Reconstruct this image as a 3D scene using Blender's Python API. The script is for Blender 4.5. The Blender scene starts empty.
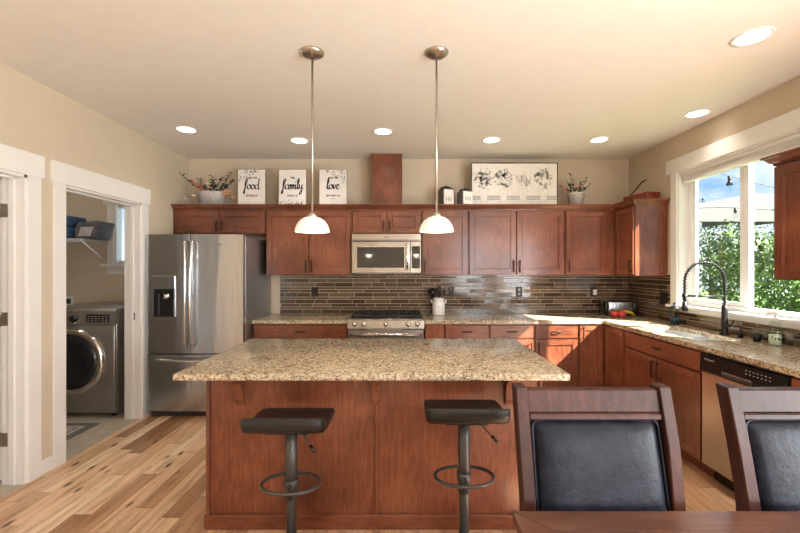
import bpy, bmesh, math, random
from mathutils import Vector, Matrix
R = math.radians
PI = math.pi
S = bpy.context.scene
C = S.collection

# ---------------------------------------------------------------- camera
cd = bpy.data.cameras.new('camera'); cam = bpy.data.objects.new('camera', cd); C.objects.link(cam)
cam.location = (0, 0, 1.44); cam.rotation_euler = (R(90), 0, 0)
cd.sensor_width = 36; cd.lens = 18.0; cd.shift_x = -4/800; cd.shift_y = 2.5/800; cd.clip_start = .02
S.camera = cam

# ---------------------------------------------------------------- exposure, sky, sun, daylight
S.view_settings.view_transform = 'Standard'; S.view_settings.look = 'None'
S.view_settings.gamma = 1; S.view_settings.use_curve_mapping = False
S.view_settings.exposure = 0.0
SKY = 1.5
SUN = 48.0
wd = bpy.data.worlds.new('sky'); S.world = wd; wd.use_nodes = True
wn = wd.node_tree; wn.nodes.clear()
def wnode(t): return wn.nodes.new(t)
wo = wnode('ShaderNodeOutputWorld'); bg = wnode('ShaderNodeBackground'); tc = wnode('ShaderNodeTexCoord')
nz = wnode('ShaderNodeTexNoise'); nz.inputs['Scale'].default_value = 3.2; nz.inputs['Detail'].default_value = 8; nz.inputs['Roughness'].default_value = .6
mp = wnode('ShaderNodeMapping'); mp.inputs['Scale'].default_value = (1, 1, 2.4); mp.inputs['Location'].default_value = (.3, .2, .1)
cr = wnode('ShaderNodeValToRGB'); cr.color_ramp.elements[0].position = .42; cr.color_ramp.elements[1].position = .62
cr.color_ramp.elements[0].color = (.22, .42, .85, 1); cr.color_ramp.elements[1].color = (.95, .97, 1, 1)
wn.links.new(tc.outputs['Generated'], mp.inputs[0]); wn.links.new(mp.outputs[0], nz.inputs[0])
wn.links.new(nz.outputs[0], cr.inputs[0]); sx = wnode('ShaderNodeSeparateXYZ'); wn.links.new(tc.outputs['Generated'], sx.inputs[0])
hz = wnode('ShaderNodeMapRange'); hz.inputs['From Min'].default_value = .05; hz.inputs['From Max'].default_value = .17; hz.inputs['To Min'].default_value = .9; hz.inputs['To Max'].default_value = 0
wn.links.new(sx.outputs[2], hz.inputs[0]); hm = wnode('ShaderNodeMix'); hm.data_type = 'RGBA'; hm.inputs[7].default_value = (.80, .87, .92, 1)
wn.links.new(hz.outputs[0], hm.inputs[0]); wn.links.new(cr.outputs[0], hm.inputs[6]); wn.links.new(hm.outputs[2], bg.inputs[0]); wn.links.new(bg.outputs[0], wo.inputs[0])
bg.inputs[1].default_value = SKY

def lamp(name, kind, loc, energy, color=(1, 1, 1), **kw):
    l = bpy.data.lights.new(name, kind); l.energy = energy; l.color = color
    for k, v in kw.items(): setattr(l, k, v)
    o = bpy.data.objects.new(name, l); C.objects.link(o); o.location = loc
    return o
s = lamp('sun', 'SUN', (6, -2, 6), SUN, (1, .93, .82), angle=R(.8))
s.rotation_euler = Vector((-1, .63, -.98)).to_track_quat('-Z', 'Y').to_euler()
# daylight entering through the patio door on the right; added fill lamp behind the camera
a = lamp('patio_daylight', 'AREA', (2.80, -.30, 1.15), 265, (.95, .97, 1), shape='RECTANGLE', size=2.0, size_y=2.3); a.rotation_euler = (0, R(90), 0)
a = lamp('dining_fill', 'AREA', (2.0, -3.12, 1.4), 90, (.93, .96, 1), shape='RECTANGLE', size=1.0, size_y=2.1); a.rotation_euler = (R(90), 0, 0)

# ---------------------------------------------------------------- material helpers
class NT:
    def __init__(s, name):
        s.m = bpy.data.materials.new(name); s.m.use_nodes = True; s.t = s.m.node_tree; s.b = s.t.nodes['Principled BSDF']
    def n(s, t, **kw):
        x = s.t.nodes.new(t)
        for k, v in kw.items():
            if k.startswith('_'): setattr(x, k[1:], v)
            else: x.inputs[k.replace('~', ' ')].default_value = v
        return x
    def l(s, a, b): s.t.links.new(a, b)
    def math(s, op, a, b=None, c=None):
        x = s.t.nodes.new('ShaderNodeMath'); x.operation = op
        for i, v in enumerate((a, b, c)):
            if v is None: continue
            if isinstance(v, (int, float)): x.inputs[i].default_value = v
            else: s.l(v, x.inputs[i])
        return x.outputs[0]
    def pos(s, scale=(1, 1, 1), rot=(0, 0, 0)):
        g = s.t.nodes.new('ShaderNodeNewGeometry'); m = s.n('ShaderNodeMapping', Scale=scale, Rotation=rot); s.l(g.outputs['Position'], m.inputs[0]); return m.outputs[0]
    def opos(s, scale=(1, 1, 1)):
        g = s.t.nodes.new('ShaderNodeTexCoord'); m = s.n('ShaderNodeMapping', Scale=scale); s.l(g.outputs['Object'], m.inputs[0]); return m.outputs[0]
    def noise(s, v, scale, detail=4, rough=.55):
        x = s.n('ShaderNodeTexNoise', Scale=scale, Detail=detail, Roughness=rough); s.l(v, x.inputs[0]); return x.outputs[0]
    def ramp(s, f, stops):
        x = s.t.nodes.new('ShaderNodeValToRGB'); e = x.color_ramp.elements
        while len(e) < len(stops): e.new(.5)
        for i, (p, c) in enumerate(stops): e[i].position = p; e[i].color = (*c, 1)
        s.l(f, x.inputs[0]); return x.outputs[0]
    def mix(s, f, a, b, mode='MIX'):
        x = s.t.nodes.new('ShaderNodeMix'); x.data_type = 'RGBA'; x.blend_type = mode
        for k, v in ((0, f), (6, a), (7, b)):
            if isinstance(v, (int, float)): x.inputs[k].default_value = v
            elif isinstance(v, tuple): x.inputs[k].default_value = (*v, 1)
            else: s.l(v, x.inputs[k])
        return x.outputs[2]
    def bump(s, h, strength=.2, dist=.01):
        x = s.n('ShaderNodeBump', Strength=strength, Distance=dist); s.l(h, x.inputs['Height']); s.l(x.outputs[0], s.b.inputs['Normal'])
    def col(s, c):
        if isinstance(c, tuple): s.b.inputs['Base Color'].default_value = (*c, 1)
        else: s.l(c, s.b.inputs['Base Color'])
    def set(s, rough=.5, metal=0, **kw):
        s.b.inputs['Roughness'].default_value = rough; s.b.inputs['Metallic'].default_value = metal
        for k, v in kw.items(): s.b.inputs[k.replace('_', ' ')].default_value = v
        return s.m

def plain(name, c, rough=.5, metal=0, var=.06, scale=8, bump=0, **kw):
    t = NT(name); v = t.noise(t.pos(), scale, 3)
    lo = tuple(max(0, x*(1-var)) for x in c); hi = tuple(min(1, x*(1+var)) for x in c)
    t.col(t.ramp(v, [(.3, lo), (.7, hi)]))
    if bump: t.bump(t.noise(t.pos(), scale*12, 3), bump, .003)
    return t.set(rough, metal, **kw)

def wood(name, dark, mid, light, rough, grain=(9, 9, 1.2), scale=6, coat=.0, blotch=2.2):
    t = NT(name); v = t.noise(t.pos(grain), scale, 6, .65); b = t.noise(t.pos(), blotch, 3)
    k = t.math('ADD', t.math('MULTIPLY', v, .45), t.math('MULTIPLY', b, .55))
    c = t.ramp(k, [(.36, dark), (.5, mid), (.64, light)])
    f = t.noise(t.pos((60, 60, 4) if grain[2] < grain[0] else (4, 60, 60)), 5, 2)
    c = t.mix(.35, c, t.ramp(f, [(.35, (.55, .55, .55)), (.6, (1.15, 1.15, 1.15))]), 'MULTIPLY')
    t.col(c); t.bump(v, .03, .002)
    return t.set(rough, 0, Coat_Weight=coat, Coat_Roughness=.15)

M = {}
M['cherry'] = wood('cherry_wood', (.095, .026, .012), (.190, .056, .027), (.290, .100, .052), .30, coat=.22)
M['cherry_h'] = wood('cherry_wood_horizontal', (.095, .026, .012), (.190, .056, .027), (.290, .100, .052), .30, coat=.22, grain=(1.2, 9, 9))
M['table'] = wood('espresso_table_wood', (.07, .030, .020), (.12, .052, .034), (.17, .080, .054), .30, grain=(1, 8, 8), coat=.3)
M['chair'] = wood('espresso_chair_wood', (.030, .012, .009), (.055, .020, .014), (.095, .034, .024), .42, coat=.0)
M['chair'].node_tree.nodes['Principled BSDF'].inputs['Specular IOR Level'].default_value = .28

# granite
t = NT('speckled_granite'); p = t.pos()
c1 = t.noise(p, 55, 5, .7); c2 = t.noise(t.pos((1, 1, 1), (.4, .7, .2)), 28, 4, .7); c3 = t.noise(p, 120, 3, .6); c4 = t.noise(p, 5, 2)
c = t.ramp(c1, [(.33, (.05, .035, .022)), (.41, (.25, .165, .095)), (.47, (.46, .36, .235)), (.56, (.60, .515, .385)), (.68, (.78, .73, .63))])
c = t.mix(t.ramp(c2, [(.55, (0, 0, 0)), (.62, (.8, .8, .8))]), c, (.20, .13, .075))
c = t.mix(t.ramp(c3, [(.555, (0, 0, 0)), (.61, (1, 1, 1))]), c, (.035, .028, .025))
c = t.mix(t.ramp(c4, [(.4, (0, 0, 0)), (.7, (.35, .35, .35))]), c, (.62, .52, .36))
t.col(c); M['granite'] = t.set(.16)

# floor planks
t = NT('hickory_plank_floor'); g = t.n('ShaderNodeNewGeometry'); sp = t.n('ShaderNodeSeparateXYZ'); t.l(g.outputs['Position'], sp.inputs[0])
u = t.math('DIVIDE', sp.outputs[0], .108); iu = t.math('FLOOR', u); fu = t.math('FRACT', u)
w1 = t.n('ShaderNodeTexWhiteNoise', _noise_dimensions='1D'); t.l(iu, w1.inputs['W'])
v = t.math('ADD', t.math('DIVIDE', sp.outputs[1], .95), t.math('MULTIPLY', w1.outputs[0], 9.7)); iv = t.math('FLOOR', v); fv = t.math('FRACT', v)
cb = t.n('ShaderNodeCombineXYZ'); t.l(iu, cb.inputs[0]); t.l(iv, cb.inputs[1])
w2 = t.n('ShaderNodeTexWhiteNoise', _noise_dimensions='2D'); t.l(cb.outputs[0], w2.inputs['Vector'])
tone = t.ramp(w2.outputs[0], [(.0, (.33, .17, .085)), (.12, (.50, .29, .16)), (.35, (.66, .42, .25)), (.7, (.76, .53, .34)), (1, (.84, .65, .46))])
cb2 = t.n('ShaderNodeCombineXYZ'); t.l(t.math('MULTIPLY', sp.outputs[0], 14), cb2.inputs[0])
t.l(t.math('ADD', t.math('MULTIPLY', sp.outputs[1], 1.3), t.math('MULTIPLY', w2.outputs[0], 40)), cb2.inputs[1])
gr = t.noise(cb2.outputs[0], 1.6, 7, .68)
tone = t.mix(.7, tone, t.ramp(gr, [(.30, (.30, .20, .14)), (.42, (.75, .68, .62)), (.50, (1.0, .98, .96)), (.65, (1.2, 1.2, 1.2))]), 'MULTIPLY')
kn = t.n('ShaderNodeTexVoronoi', Scale=1.0, Randomness=1.0); t.l(t.pos((9, 3.2, 1)), kn.inputs[0])
tone = t.mix(t.ramp(kn.outputs['Distance'], [(.07, (1, 1, 1)), (.17, (0, 0, 0))]), tone, (.10, .040, .018))
gap = t.math('MAXIMUM', t.math('LESS_THAN', fu, .022), t.math('LESS_THAN', fv, .004))
tone = t.mix(t.math('MULTIPLY', gap, .7), tone, (.10, .045, .02)); t.col(tone)
M['floor'] = t.set(.30)

# backsplash tiles: a random value is stored on every tile
t = NT('brown_glass_mosaic'); at = t.n('ShaderNodeAttribute', _attribute_name='tone')
c = t.ramp(at.outputs['Fac'], [(0, (.045, .025, .013)), (.4, (.072, .043, .024)), (.75, (.105, .066, .038)), (1, (.17, .115, .07))])
t.col(c); M['tile'] = t.set(.12)
M['grout'] = plain('tan_grout', (.58, .48, .36), .8)

# stainless steel, brushed
def steel(name, c, rough, axis=(40, 40, .6), amt=.012):
    t = NT(name); v = t.noise(t.pos(axis), 6, 4, .6)
    t.col(t.ramp(v, [(.3, tuple(x*(1-amt) for x in c)), (.7, tuple(min(1, x*(1+amt)) for x in c))]))
    mr = t.n('ShaderNodeMapRange'); mr.inputs['To Min'].default_value = rough*.97; mr.inputs['To Max'].default_value = rough*1.03
    t.l(v, mr.inputs[0]); t.l(mr.outputs[0], t.b.inputs['Roughness']); w = t.noise(t.pos((5, 5, .8)), 1.6, 2); t.bump(w, .5, .012); return t.set(rough, 1)
M['steel'] = steel('brushed_stainless', (.50, .52, .55), .24)
M['steel_warm'] = steel('brushed_stainless_warm', (.40, .365, .32), .34)
M['steel_case'] = steel('grey_painted_case', (.45, .46, .46), .42)
M['chrome'] = plain('polished_metal', (.75, .74, .72), .12, 1)
M['nickel'] = plain('brushed_nickel', (.55, .50, .44), .30, 1)
M['washer'] = plain('graphite_washer_metal', (.36, .335, .31), .34, .75)
M['washer_dark'] = plain('dark_grey_panel', (.06, .06, .062), .4, .3)
M['wall'] = plain('beige_wall_paint', (.61, .52, .40), .85, var=.02, bump=.05)
M['ceil'] = plain('cream_ceiling_paint', (.80, .765, .725), .9, var=.015, bump=.04)
M['white'] = plain('white_trim_paint', (.80, .785, .76), .42, var=.015)
M['vinyl'] = plain('white_vinyl', (.84, .85, .86), .4, var=.01)
M['tilefloor'] = plain('laundry_vinyl_floor', (.50, .45, .37), .5, var=.15, scale=14)
M['black'] = plain('matte_black_metal', (.016, .016, .018), .38, .4)
M['bronze'] = plain('oil_rubbed_bronze', (.030, .020, .015), .38, .6)
M['blackpl'] = plain('gloss_black_plastic', (.012, .012, .013), .15)
M['grate'] = plain('black_cast_iron', (.02, .02, .022), .55)
M['stoolmetal'] = plain('grey_powder_coat', (.10, .10, .105), .38, .6)
M['vinylseat'] = plain('black_vinyl_cushion', (.016, .015, .015), .42, bump=.1, Specular_IOR_Level=.35)
t = NT('black_leather'); n1 = t.noise(t.opos(), 16, 6, .65); t.col(t.ramp(n1, [(.35, (.006, .008, .014)), (.7, (.018, .021, .033))]))
n2 = t.n('ShaderNodeTexVoronoi', Scale=85.0); t.l(t.opos(), n2.inputs[0]); n3 = t.noise(t.opos((1, 1, 1)), 14, 6, .7)
t.bump(t.math('ADD', t.math('MULTIPLY', n2.outputs[0], .08), n3), .30, .010); M['leather'] = t.set(.36, Specular_IOR_Level=.20)
M['whitecer'] = plain('white_enamel', (.82, .82, .80), .25, var=.02)
M['galv'] = plain('galvanised_zinc', (.60, .59, .57), .5, .3, var=.22, scale=40)
M['canvas'] = plain('whitewashed_board', (.80, .76, .72), .8, var=.05, scale=20)
M['ink'] = plain('black_ink', (.02, .02, .022), .8)
M['inkgrey'] = plain('grey_ink', (.33, .33, .31), .8)
M['caddygrey'] = plain('dark_grey_tin', (.16, .15, .14), .5, .3)
M['inkpale'] = plain('pale_grey_ink', (.55, .54, .50), .8)
M['stalk'] = plain('dark_stalk', (.06, .045, .025), .7)
M['leaf'] = plain('dark_green_leaf', (.045, .075, .04), .55, var=.3)
M['leafdark'] = plain('blackish_leaf', (.03, .03, .03), .55, var=.3)
M['petalpink'] = plain('dusty_pink_petal', (.60, .17, .15), .6)
M['petalpeach'] = plain('peach_petal', (.80, .42, .24), .6)
M['petalcream'] = plain('cream_petal', (.82, .66, .42), .6)
M['soap'] = plain('pale_green_soap', (.72, .78, .62), .3)
M['red'] = plain('burgundy_red_paint', (.22, .03, .022), .35)
M['apple'] = plain('apple_red', (.62, .06, .045), .3, var=.3, scale=20)
M['banana'] = plain('banana_yellow', (.80, .52, .06), .45, var=.12)
M['bananatip'] = plain('banana_tip', (.10, .07, .03), .6)
M['denim'] = plain('blue_denim', (.035, .075, .16), .8, var=.4, scale=30)
M['greycloth'] = plain('charcoal_cloth', (.10, .09, .10), .8, var=.3, scale=20)
M['palecloth'] = plain('pale_grey_cloth', (.42, .38, .38), .8, var=.15, scale=20)
M['rug'] = plain('grey_rug', (.17, .16, .15), .95, var=.2, scale=60)
M['rugcream'] = plain('cream_rug', (.52, .48, .42), .95, var=.1, scale=60)
M['rugred'] = plain('red_rug_motif', (.38, .03, .04), .95)
M['bark'] = plain('brown_bark', (.12, .08, .05), .9)
M['grass'] = plain('lawn_green', (.08, .16, .03), .9, var=.3, scale=4)
M['paintwhite_dim'] = plain('white_paint_dimmed_for_sun', (.10, .10, .10), .6)  # white paint, colour darkened so the strong sun does not burn it out
M['sinksteel'] = plain('bright_sink_steel', (.72, .73, .74), .30, .9, var=.03)
M['sail'] = plain('grey_shade_cloth', (.10, .105, .115), .8)
M['sidewall'] = plain('dining_wall_paint', (.62, .52, .40), .85)
def leafmat(name, a, b, c):
    t = NT(name); n = t.noise(t.pos(), 2.6, 5, .7); t.col(t.ramp(n, [(.35, a), (.5, b), (.68, c)])); m = t.set(.55, 0, Transmission_Weight=0.0); return m
M['tree1'] = leafmat('bright_foliage', (.02, .045, .008), (.06, .12, .022), (.13, .22, .055))
M['tree2'] = leafmat('deep_foliage', (.012, .028, .012), (.03, .065, .02), (.07, .13, .04))
def emis(name, c, e, base=(.9, .9, .9)):
    t = NT(name); t.col(base); t.b.inputs['Emission Color'].default_value = (*c, 1); t.b.inputs['Emission Strength'].default_value = e
    return t.set(.4)
M['glow'] = emis('lit_diffuser', (1, .95, .86), 6)
M['shade'] = emis('frosted_lit_glass', (1, .93, .82), .28, (.9, .87, .80))
M['bulb'] = emis('warm_bulb', (1, .85, .6), 7)
def glass(name, c=(1, 1, 1), rough=0.0, tint=.08):
    t = NT(name); tr = t.n('ShaderNodeBsdfTransparent'); gl = t.n('ShaderNodeBsdfGlossy', Roughness=.02); mx = t.t.nodes.new('ShaderNodeMixShader')
    lw = t.n('ShaderNodeLayerWeight', Blend=.5); tr.inputs[0].default_value = (*c, 1)
    fr = t.math('ADD', t.math('MULTIPLY', t.math('POWER', lw.outputs['Facing'], 5), .7), .03); t.l(fr, mx.inputs[0]); t.l(tr.outputs[0], mx.inputs[1]); t.l(gl.outputs[0], mx.inputs[2])
    t.l(mx.outputs[0], t.t.nodes['Material Output'].inputs[0]); return t.m
M['glass'] = glass('window_glass', (.97, .99, .98))
M['clear'] = glass('clear_bottle', (.88, .93, .90))
M['darkglass'] = plain('dark_smoked_glass', (.018, .018, .022), .06)
M['mwglass'] = plain('microwave_door_glass', (.045, .042, .038), .06)

# ---------------------------------------------------------------- mesh helpers
class MB:
    def __init__(s): s.bm = bmesh.new(); s.mats = []
    def _mi(s, m):
        if m not in s.mats: s.mats.append(m)
        return s.mats.index(m)
    def _fin(s, before, m, smooth=False):
        if m is None: m = s.mats[0] if s.mats else 'white'
        i = s._mi(m)
        for f in s.bm.faces:
            if f not in before: f.material_index = i; f.smooth = smooth
    def add(s, fn, m, smooth=False):
        n = len(s.bm.faces); s.bm.faces.ensure_lookup_table(); before = set(s.bm.faces); fn(s.bm); s._fin(before, m, smooth); return s
    def box(s, x0, x1, y0, y1, z0, z1, m, bev=0, mat=None, seg=1):
        b = bmesh.new(); r = bmesh.ops.create_cube(b, size=1)
        for v in b.verts: v.co = Vector(((x0+x1)/2 + v.co.x*(x1-x0), (y0+y1)/2 + v.co.y*(y1-y0), (z0+z1)/2 + v.co.z*(z1-z0)))
        if bev: bmesh.ops.bevel(b, geom=list(b.edges), offset=bev, segments=seg, affect='EDGES', profile=.5)
        return s.merge(b, m, mat, seg > 1)
    def merge(s, b, m, mat=None, smooth=False):
        i = s._mi(m)
        if mat is not None: b.transform(mat)
        vm = {}
        for v in b.verts: vm[v] = s.bm.verts.new(v.co)
        for f in b.faces:
            try: g = s.bm.faces.new([vm[v] for v in f.verts])
            except ValueError: continue
            g.material_index = i; g.smooth = smooth
        b.free(); return s
    def lathe(s, prof, m, c=(0, 0, 0), n=24, mat=None, smooth=True, sx=1, sy=1):
        b = bmesh.new(); rings = []
        for r, z in prof:
            if r < 1e-5: rings.append([b.verts.new((0, 0, z))])
            else: rings.append([b.verts.new((r*sx*math.cos(2*PI*k/n), r*sy*math.sin(2*PI*k/n), z)) for k in range(n)])
        for a, q in zip(rings, rings[1:]):
            for k in range(n):
                k2 = (k+1) % n
                if len(a) == 1 and len(q) == 1: continue
                if len(a) == 1: b.faces.new((a[0], q[k2], q[k]))
                elif len(q) == 1: b.faces.new((a[k], a[k2], q[0]))
                else: b.faces.new((a[k], a[k2], q[k2], q[k]))
        bmesh.ops.recalc_face_normals(b, faces=b.faces)
        T = Matrix.Translation(c)
        return s.merge(b, m, T @ mat if mat is not None else T, smooth)
    def cyl(s, p, q, r, m, n=16, r2=None):
        p = Vector(p); q = Vector(q); d = q-p; L = d.length; r2 = r if r2 is None else r2
        rot = d.to_track_quat('Z', 'Y').to_matrix().to_4x4()
        return s.lathe([(0, 0), (r, 0), (r2, L), (0, L)], m, p, n, rot, smooth=n > 6)
    def tube(s, pts, r, m, n=8, closed=False):
        pts = [Vector(p) for p in pts]; b = bmesh.new(); rings = []; N = len(pts)
        up = Vector((0, 0, 1)); prev = None
        for i, p in enumerate(pts):
            if closed: t = pts[(i+1) % N]-pts[i-1]
            else: t = pts[min(i+1, N-1)]-pts[max(i-1, 0)]
            t.normalize()
            if prev is None: a = t.orthogonal().normalized()
            else: a = (prev - t*prev.dot(t)).normalized()
            prev = a; c = t.cross(a); rr = r[i] if isinstance(r, (list, tuple)) else r
            rings.append([b.verts.new(p + (a*math.cos(2*PI*k/n) + c*math.sin(2*PI*k/n))*rr) for k in range(n)])
        rng = range(N) if closed else range(N-1)
        for i in rng:
            A = rings[i]; B = rings[(i+1) % N]
            for k in range(n): b.faces.new((A[k], A[(k+1) % n], B[(k+1) % n], B[k]))
        if not closed: b.faces.new(rings[0][::-1]); b.faces.new(rings[-1])
        return s.merge(b, m, None, True)
    def prism(s, poly, d0, d1, m, axis='x', mat=None, smooth=False):
        b = bmesh.new()
        def P(u, v, d): return {'x': (d, u, v), 'y': (u, d, v), 'z': (u, v, d)}[axis]
        A = [b.verts.new(P(u, v, d0)) for u, v in poly]; B = [b.verts.new(P(u, v, d1)) for u, v in poly]
        n = len(poly); b.faces.new(A); b.faces.new(B[::-1])
        for k in range(n): b.faces.new((A[k], B[k], B[(k+1) % n], A[(k+1) % n]))
        bmesh.ops.recalc_face_normals(b, faces=b.faces)
        return s.merge(b, m, mat, smooth)
    def sphere(s, c, r, m, n=14, sc=(1, 1, 1), mat=None):
        b = bmesh.new(); bmesh.ops.create_uvsphere(b, u_segments=n, v_segments=max(6, n//2+1), radius=r)
        b.transform(Matrix.Diagonal((*sc, 1)))
        if mat is not None: b.transform(mat)
        b.transform(Matrix.Translation(c)); return s.merge(b, m, None, True)
    def poly(s, pts, m):
        i = s._mi(m); f = s.bm.faces.new([s.bm.verts.new(p) for p in pts]); f.material_index = i; return s
    def xf(s, mat): s.bm.transform(mat); return s
    def mv(s, x=0, y=0, z=0): s.bm.transform(Matrix.Translation((x, y, z))); return s

def obj(name, mb, parent=None, mods=None):
    me = bpy.data.meshes.new(name); mb.bm.to_mesh(me); mb.bm.free()
    for k in mb.mats: me.materials.append(M[k])
    o = bpy.data.objects.new(name, me); C.objects.link(o)
    if parent is not None: o.parent = parent
    return o
def tag(o, label, cat, group=None, kind=None):
    o['label'] = label; o['category'] = cat
    if group: o['group'] = group
    if kind: o['kind'] = kind
    return o
def thing(name, label, cat, loc=(0, 0, 0), rz=0, group=None):
    o = bpy.data.objects.new(name, None); C.objects.link(o); o.location = loc; o.rotation_euler = (0, 0, rz)
    o.empty_display_size = .1
    return tag(o, label, cat, group)
def single(name, mb, label, cat, loc=(0, 0, 0), rz=0, group=None):
    o = obj(name, mb); o.location = loc; o.rotation_euler = (0, 0, rz); return tag(o, label, cat, group)
def struct(name, mb):
    o = obj(name, mb); o['kind'] = 'structure'; return o
def dup(root, loc, label, rz=None, group=None):
    kids = {}
    for o in bpy.data.objects: kids.setdefault(o.parent, []).append(o)
    def cp(o, par):
        c = o.copy(); C.objects.link(c); c.parent = par
        for k in kids.get(o, []): cp(k, c)
        return c
    r = cp(root, None); r.location = loc
    if rz is not None: r.rotation_euler = (0, 0, rz)
    r['label'] = label
    if group: r['group'] = group
    return r
def wall(name, axis, c0, c1, u0, u1, z0, z1, holes, m='wall'):
    """a wall slab with rectangular openings; axis 'x' = runs along y at x c0..c1, 'y' = runs along x"""
    us = sorted({u0, u1, *[h[0] for h in holes], *[h[1] for h in holes]}); zs = sorted({z0, z1, *[h[2] for h in holes], *[h[3] for h in holes]})
    mb = MB()
    for a, b in zip(us, us[1:]):
        run = None
        for e, f in zip(zs, zs[1:]):
            cu, cz = (a+b)/2, (e+f)/2
            if any(h[0] < cu < h[1] and h[2] < cz < h[3] for h in holes): continue
            if axis == 'x': mb.box(c0, c1, a, b, e, f, m)
            else: mb.box(a, b, c0, c1, e, f, m)
    return struct(name, mb)

# ================================================================ SETTING
XL, XR, YB, H = -2.54, 2.66, 4.73, 2.74
YF = -3.0
f = MB(); f.box(XL-.0, XR+.16, YF-.1, YB, -.05, 0, 'floor'); struct('floor', f)
f = MB(); f.box(-4.8, XL, -1.0, YB, -.05, 0, 'tilefloor'); f.mv(0, 0, -.001); struct('floor_laundry', f)
f = MB(); f.box(-4.9, XR+.16, YF-.1, YB+.12, H, H+.08, 'ceil'); struct('ceiling', f)
wall('wall_left', 'x', XL-.14, XL, YF, YB, 0, H, [(1.85, 2.69, 0, 2.07), (2.985, 3.86, 0, 2.07)])
wall('wall_back', 'y', YB, YB+.12, -4.9, XR+.16, 0, H, [(-3.42, -2.76, 1.50, 2.20)])
wall('wall_right', 'x', XR, XR+.16, YF, YB, 0, H, [(2.62, 3.88, 1.08, 2.38), (-1.45, .85, .06, 2.15)])
wall('wall_front', 'y', YF-.1, YF, -4.9, XR+.16, 0, H, [(1.5, 2.5, .35, 2.45)])
wall('wall_laundry', 'x', -4.9, -4.8, YF, YB, 0, H, [])
wall('wall_partition', 'y', 2.80, 2.90, -4.8, XL-.14, 0, H, [])

# baseboards
b = MB(); b.box(XL, XL+.014, 2.786, 2.889, 0, .10, 'white', .002); struct('baseboard_left', b)
b = MB(); b.box(XL, XL+.014, YF, 1.74, 0, .10, 'white', .002); struct('baseboard_dining', b)

# door casings on the left wall
def casing(name, y0, y1):
    c = MB(); w = .095
    for a, e in ((y0-w, y0), (y1, y1+w)): c.box(XL, XL+.018, a, e, 0, 2.07, 'white', .0015)
    c.box(XL, XL+.024, y0-w-.02, y1+w+.02, 2.07, 2.225, 'white', .002)
    # jamb lining and stop
    for a, e in ((y0-.001, y0+.018), (y1-.018, y1+.001)): c.box(XL-.145, XL+.004, a, e, 0, 2.07, 'white')
    c.box(XL-.145, XL+.004, y0, y1, 2.052, 2.071, 'white')
    for a, e in ((y0+.018, y0+.03), (y1-.03, y1-.018)): c.box(XL-.095, XL-.055, a, e, 0, 2.052, 'white', .001)
    c.box(XL-.095, XL-.055, y0+.018, y1-.018, 2.04, 2.052, 'white')
    return struct(name, c)
casing('trim_1', 1.85, 2.69)
k = casing('trim_2', 2.985, 3.86)
sp_ = MB(); sp_.box(XL-.085, XL-.045, 3.8385, 3.8425, .95, 1.02, 'bronze', .001); obj('strike_plate', sp_, k)
# hall door, standing open into the side room
dr = MB(); dr.box(-3.47, -2.705, 2.705, 2.74, .01, 2.04, 'white', .002)
for z0, z1 in ((.2, .95), (1.1, 1.9)): dr.box(-3.36, -2.82, 2.700, 2.706, z0, z1, 'white', .003)
d1 = struct('door_1', dr)
for z in (.30, 1.105, 1.83):
    hg = MB(); hg.box(-2.70, -2.645, 2.669, 2.673, z-.045, z+.045, 'nickel'); hg.cyl((-2.693, 2.676, z-.047), (-2.693, 2.676, z+.047), .0075, 'nickel', 10)
    obj('hinge', hg, d1)

# sink window
c = MB()
for a, e in ((2.53, 2.62), (3.88, 3.97)): c.box(XR-.018, XR, a, e, 1.05, 2.38, 'white', .002)
c.box(XR-.024, XR, 2.50, 4.03, 2.38, 2.515, 'white', .002)
for a, e in ((2.62, 2.632), (3.868, 3.88)): c.box(XR-.002, XR+.14, a, e, 1.08, 2.38, 'white')
c.box(XR-.002, XR+.14, 2.62, 3.88, 2.368, 2.38, 'white')
w1 = struct('window_1', c)
c = MB(); c.box(XR-.05, XR+.10, 2.50, 4.0, 1.066, 1.092, 'white', .004); c.box(XR-.016, XR, 2.52, 3.98, 1.035, 1.066, 'white', .002); obj('window_sill', c, w1)
c = MB(); x0, x1 = XR+.085, XR+.15
c.box(x0, x1, 2.632, 2.675, 1.092, 2.368, 'vinyl', .003); c.box(x0, x1, 3.825, 3.868, 1.092, 2.368, 'vinyl', .003)
c.box(x0, x1, 2.675, 3.825, 1.092, 1.13, 'vinyl', .003); c.box(x0, x1, 2.675, 3.825, 2.33, 2.368, 'vinyl', .003)
c.box(x0+.01, x1-.01, 3.20, 3.245, 1.13, 2.33, 'vinyl', .003)
obj('window_frame', c, w1)
c = MB(); c.box(x0+.012, x0+.04, 3.245, 3.285, 1.13, 2.33, 'vinyl', .003); c.box(x0+.012, x0+.04, 3.785, 3.825, 1.13, 2.33, 'vinyl', .003)
c.box(x0+.012, x0+.04, 3.285, 3.785, 1.13, 1.165, 'vinyl', .003); c.box(x0+.012, x0+.04, 3.285, 3.785, 2.295, 2.33, 'vinyl', .003); obj('window_sash', c, w1)
c = MB(); c.box(x0+.024, x0+.028, 3.28, 3.79, 1.16, 2.30, 'glass'); obj('pane', c, w1)
c = MB(); c.box(x0+.036, x0+.040, 2.67, 3.205, 1.125, 2.335, 'glass'); obj('pane', c, w1)
# raised blind under the header
bl = MB(); bl.box(-.03, .03, -.61, .61, .055, .09, 'white', .002)
for i in range(9): bl.box(-.027, .027, -.60, .60, .006+i*.0054, .0098+i*.0054, 'white')
bl.box(-.028, .028, -.60, .60, -.012, .004, 'white', .002)
single('window_blind', bl, 'white slatted blind pulled up tight under the header of the sink window', 'blind', (2.71, 3.25, 2.278))

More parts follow.
